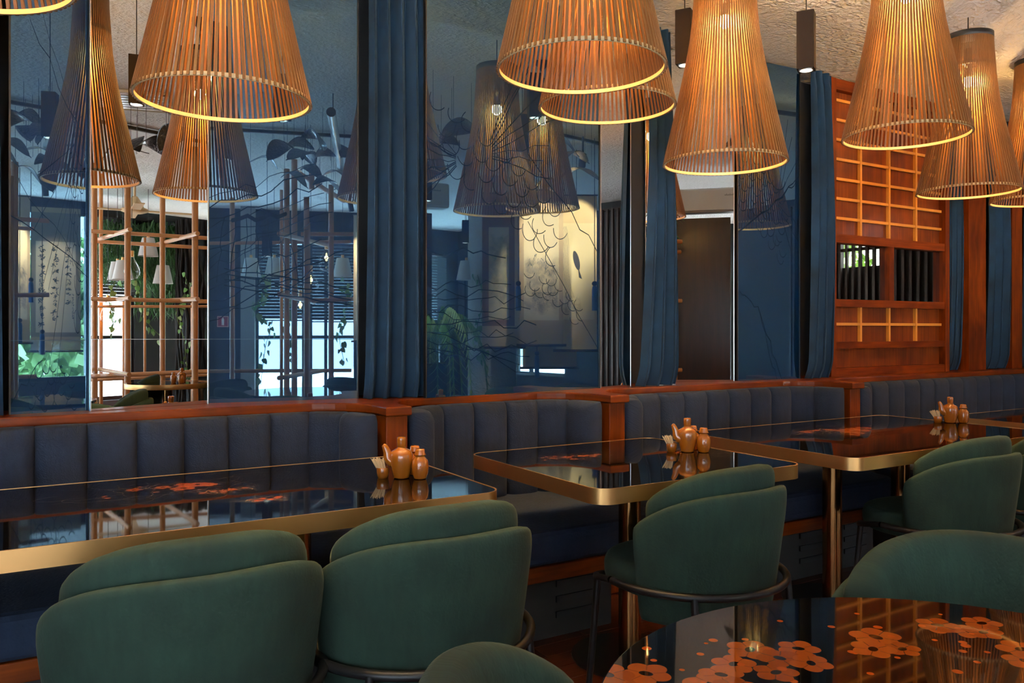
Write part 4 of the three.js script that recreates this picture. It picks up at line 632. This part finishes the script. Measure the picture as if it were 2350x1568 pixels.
// --- flock of hanging leaves under the ceiling
{
  const loops = []; for (let k = 0; k <= 20; k++) { const t = k / 20, w = 0.135 * Math.pow(Math.sin(Math.PI * Math.min(1, t * 1.04 + 0.01)), 0.75) * (0.65 + 0.5 * t) + 0.004, l = []; for (let j = 0; j < 16; j++) { const q = j / 16 * 6.283, x = Math.cos(q) * w; l.push(new THREE.Vector3(x, Math.sin(q) * (0.006 + 0.02 * w) + 1.6 * x * x * (t - 0.3) + 0.09 * Math.sin(t * 4), (t - 0.5) * 0.52)); } loops.push(l); }
  const g = sweep(loops, { uv: (i, j, p) => [p.x, p.z] });
  const at = [[0.79, -0.22, 2.78], [1.08, 0.06, 2.82], [0.97, -0.07, 2.7], [1.14, -0.54, 2.8], [1.35, -0.49, 2.84], [1.05, -1.25, 2.8], [1.6, -1.2, 2.82], [0.63, -0.46, 2.72], [2.1, 0.01, 2.72], [2.06, 0.45, 2.64], [2.09, 0.65, 2.7], [2.25, -0.45, 2.76], [0.91, -0.45, 2.86], [1.03, -0.76, 2.83], [1.2, -0.86, 2.62], [1.62, -0.35, 2.6], [1.34, -1.44, 2.8], [1.42, -2.34, 2.78], [1.7, -2.64, 2.79], [3.2, 1.35, 2.74], [2.92, 1.5, 2.57], [3.25, 0.95, 2.5], [4.13, 1.5, 2.74], [4.39, 1.4, 2.69], [4.62, 1.25, 2.6], [4.45, 0.98, 2.5], [1.55, -0.85, 2.66], [0.9, -1.0, 2.68], [1.5, -1.7, 2.74]];
  const where = (u, n) => u > 3.9 ? 'before the hanging scrolls' : u > 2.8 ? 'above the potted palm' : u > 1.9 ? 'beside the ceiling vent' : n < -1.3 ? 'over the bamboo frame by the blinds' : n < -0.7 ? 'over the lighting track' : 'around the polished steel tube';
  at.forEach(([u, n, h]) => { const t = thing('hanging_leaf', `dark glossy curled leaf sculpture hung on wires ${where(u, n)}`, 'sculpture', [u, n, h], rr(0, 6.28), 'flock of hanging leaf sculptures'); const m = part(t, 'leaf_body', g, M.foil); m.rotation.set(rr(-0.35, 0.35), 0, rr(-0.5, 0.5)); m.scale.set(rr(0.6, 0.95), 0.8, rr(0.5, 0.85)); for (const z of [-0.1, 0.1]) part(t, 'wire', cyl(0.0015, 3.1 - h, 0, (3.1 - h) / 2, z, 5), M.black); });
}
for (const [a, b, l] of [[[1.2, 0.9, 2.86], [1.35, -1.4, 2.9], 'polished steel tube slung under the ceiling over the leaves'], [[1.62, 0.3, 2.95], [1.7, -1.6, 2.98], 'polished steel tube slung nearer the ferns']]) { const t = thing('steel_tube', l, 'tube'); part(t, 'pipe', rod(V3(...a), V3(...b), 0.035, 20), M.steel); part(t, 'end_cap', rod(V3(a[0], a[1] + 0.004, a[2]), V3(...a), 0.036, 20), M.black); for (const k of [0.15, 0.85]) { const p = V3(...a).lerp(V3(...b), k); part(t, 'hanger', rod(p, new THREE.Vector3(p.x, 3.1, p.z), 0.004, 6), M.black); } }
for (const [a, b, l] of [[[-0.4, -0.75, 3.075], [3.2, -0.75, 3.075], 'black lighting track across the leaf flock'], [[4.3, 0.8, 3.075], [5.6, 0.8, 3.075], 'black lighting track before the scrolls'], [[4.9, 1.93, 3.075], [6.6, 1.93, 3.075], 'black lighting track above the last table']]) solo('lighting_track', rbox(Math.hypot(b[0] - a[0], b[1] - a[1]), 0.03, 0.035, 0.004, (a[0] + b[0]) / 2, a[2], -a[1]), M.black, l, 'track');
{ const t = thing('track_lamp', 'black square track light head above the last table', 'spotlight', [5.62, 1.93, 2.93]); part(t, 'head', rbox(0.09, 0.09, 0.14, 0.008), M.black); part(t, 'bracket', box(0.02, 0.1, 0.02, 0, 0.08, 0), M.black); }
{ // far round table with its own pots
  const t = thing('far_round_table', 'small round table with brass rim across the room', 'table', [2.7, -0.55, 0]); part(t, 'tabletop', cyl(0.36, 0.02, 0, 0.74, 0, 48), phy({ color: lin(0.01, 0.01, 0.011), roughness: 0.05 })); part(t, 'edge_band', ringBand(0.358, 0.364, 0.045, 0.705), M.brass); part(t, 'pedestal', cyl(0.04, 0.7, 0, 0.36, 0, 20), M.brassDark); part(t, 'base_plate', cyl(0.2, 0.012, 0, 0.006, 0, 32), M.blackMetal);
  condiments(2.78, -0.45, 2.4, 'the small far round table');
}
// --- outdoors
solo('paved_ground', wbox(-16, 22, -24, -6.3, -0.3, -0.25), M.ground, 'pale paving outside the windows', 'ground'); solo('side_paving', wbox(9.05, 22, -6.3, 6, -0.3, -0.25), M.ground, 'pale paving outside the side windows', 'ground');
const leafQuad = new THREE.PlaneGeometry(0.16, 0.2);
function tree(u, n, h, r, count, label, mat) {
  const t = thing('garden_tree', label, 'tree', [u, n, -0.25], 0, 'garden trees outside the windows'); part(t, 'trunk', cyl(0.1, h, 0, h / 2, 0, 10, 0.06), M.bark);
  const im = new THREE.InstancedMesh(leafQuad, mat, count), d = new THREE.Object3D();
  for (let k = 0; k < count; k++) { const a = rr(0, 6.28), z = rr(-1, 1), q = Math.pow(rnd(), 0.45) * r, s = Math.sqrt(1 - z * z); d.position.set(Math.cos(a) * s * q, h * 0.75 + z * q * 0.95, Math.sin(a) * s * q); d.rotation.set(rr(0, 6), rr(0, 6), rr(0, 6)); d.scale.setScalar(rr(0.6, 1.4)); d.updateMatrix(); im.setMatrixAt(k, d.matrix); }
  im.name = 'crown'; im.userData.kind = 'stuff'; t.add(im);
}
for (const [u, n, h, r, c, l] of [[3.7, -9.6, 2.4, 1.45, 2600, 'broad light green tree outside the calligraphy window'], [11.6, -2.6, 2.4, 1.5, 2200, 'green tree outside the side window behind the scrolls'], [12.2, -0.2, 2.2, 1.4, 2000, 'second green tree outside the side window'], [11.8, -5.2, 2.2, 1.2, 1400, 'small green tree past the corner']]) tree(u, n, h, r, c, l, M.leaf[1]);
scene.traverse((o) => { if (o.isMesh) { o.castShadow = true; o.receiveShadow = true; } });
renderer.render(scene, camera);
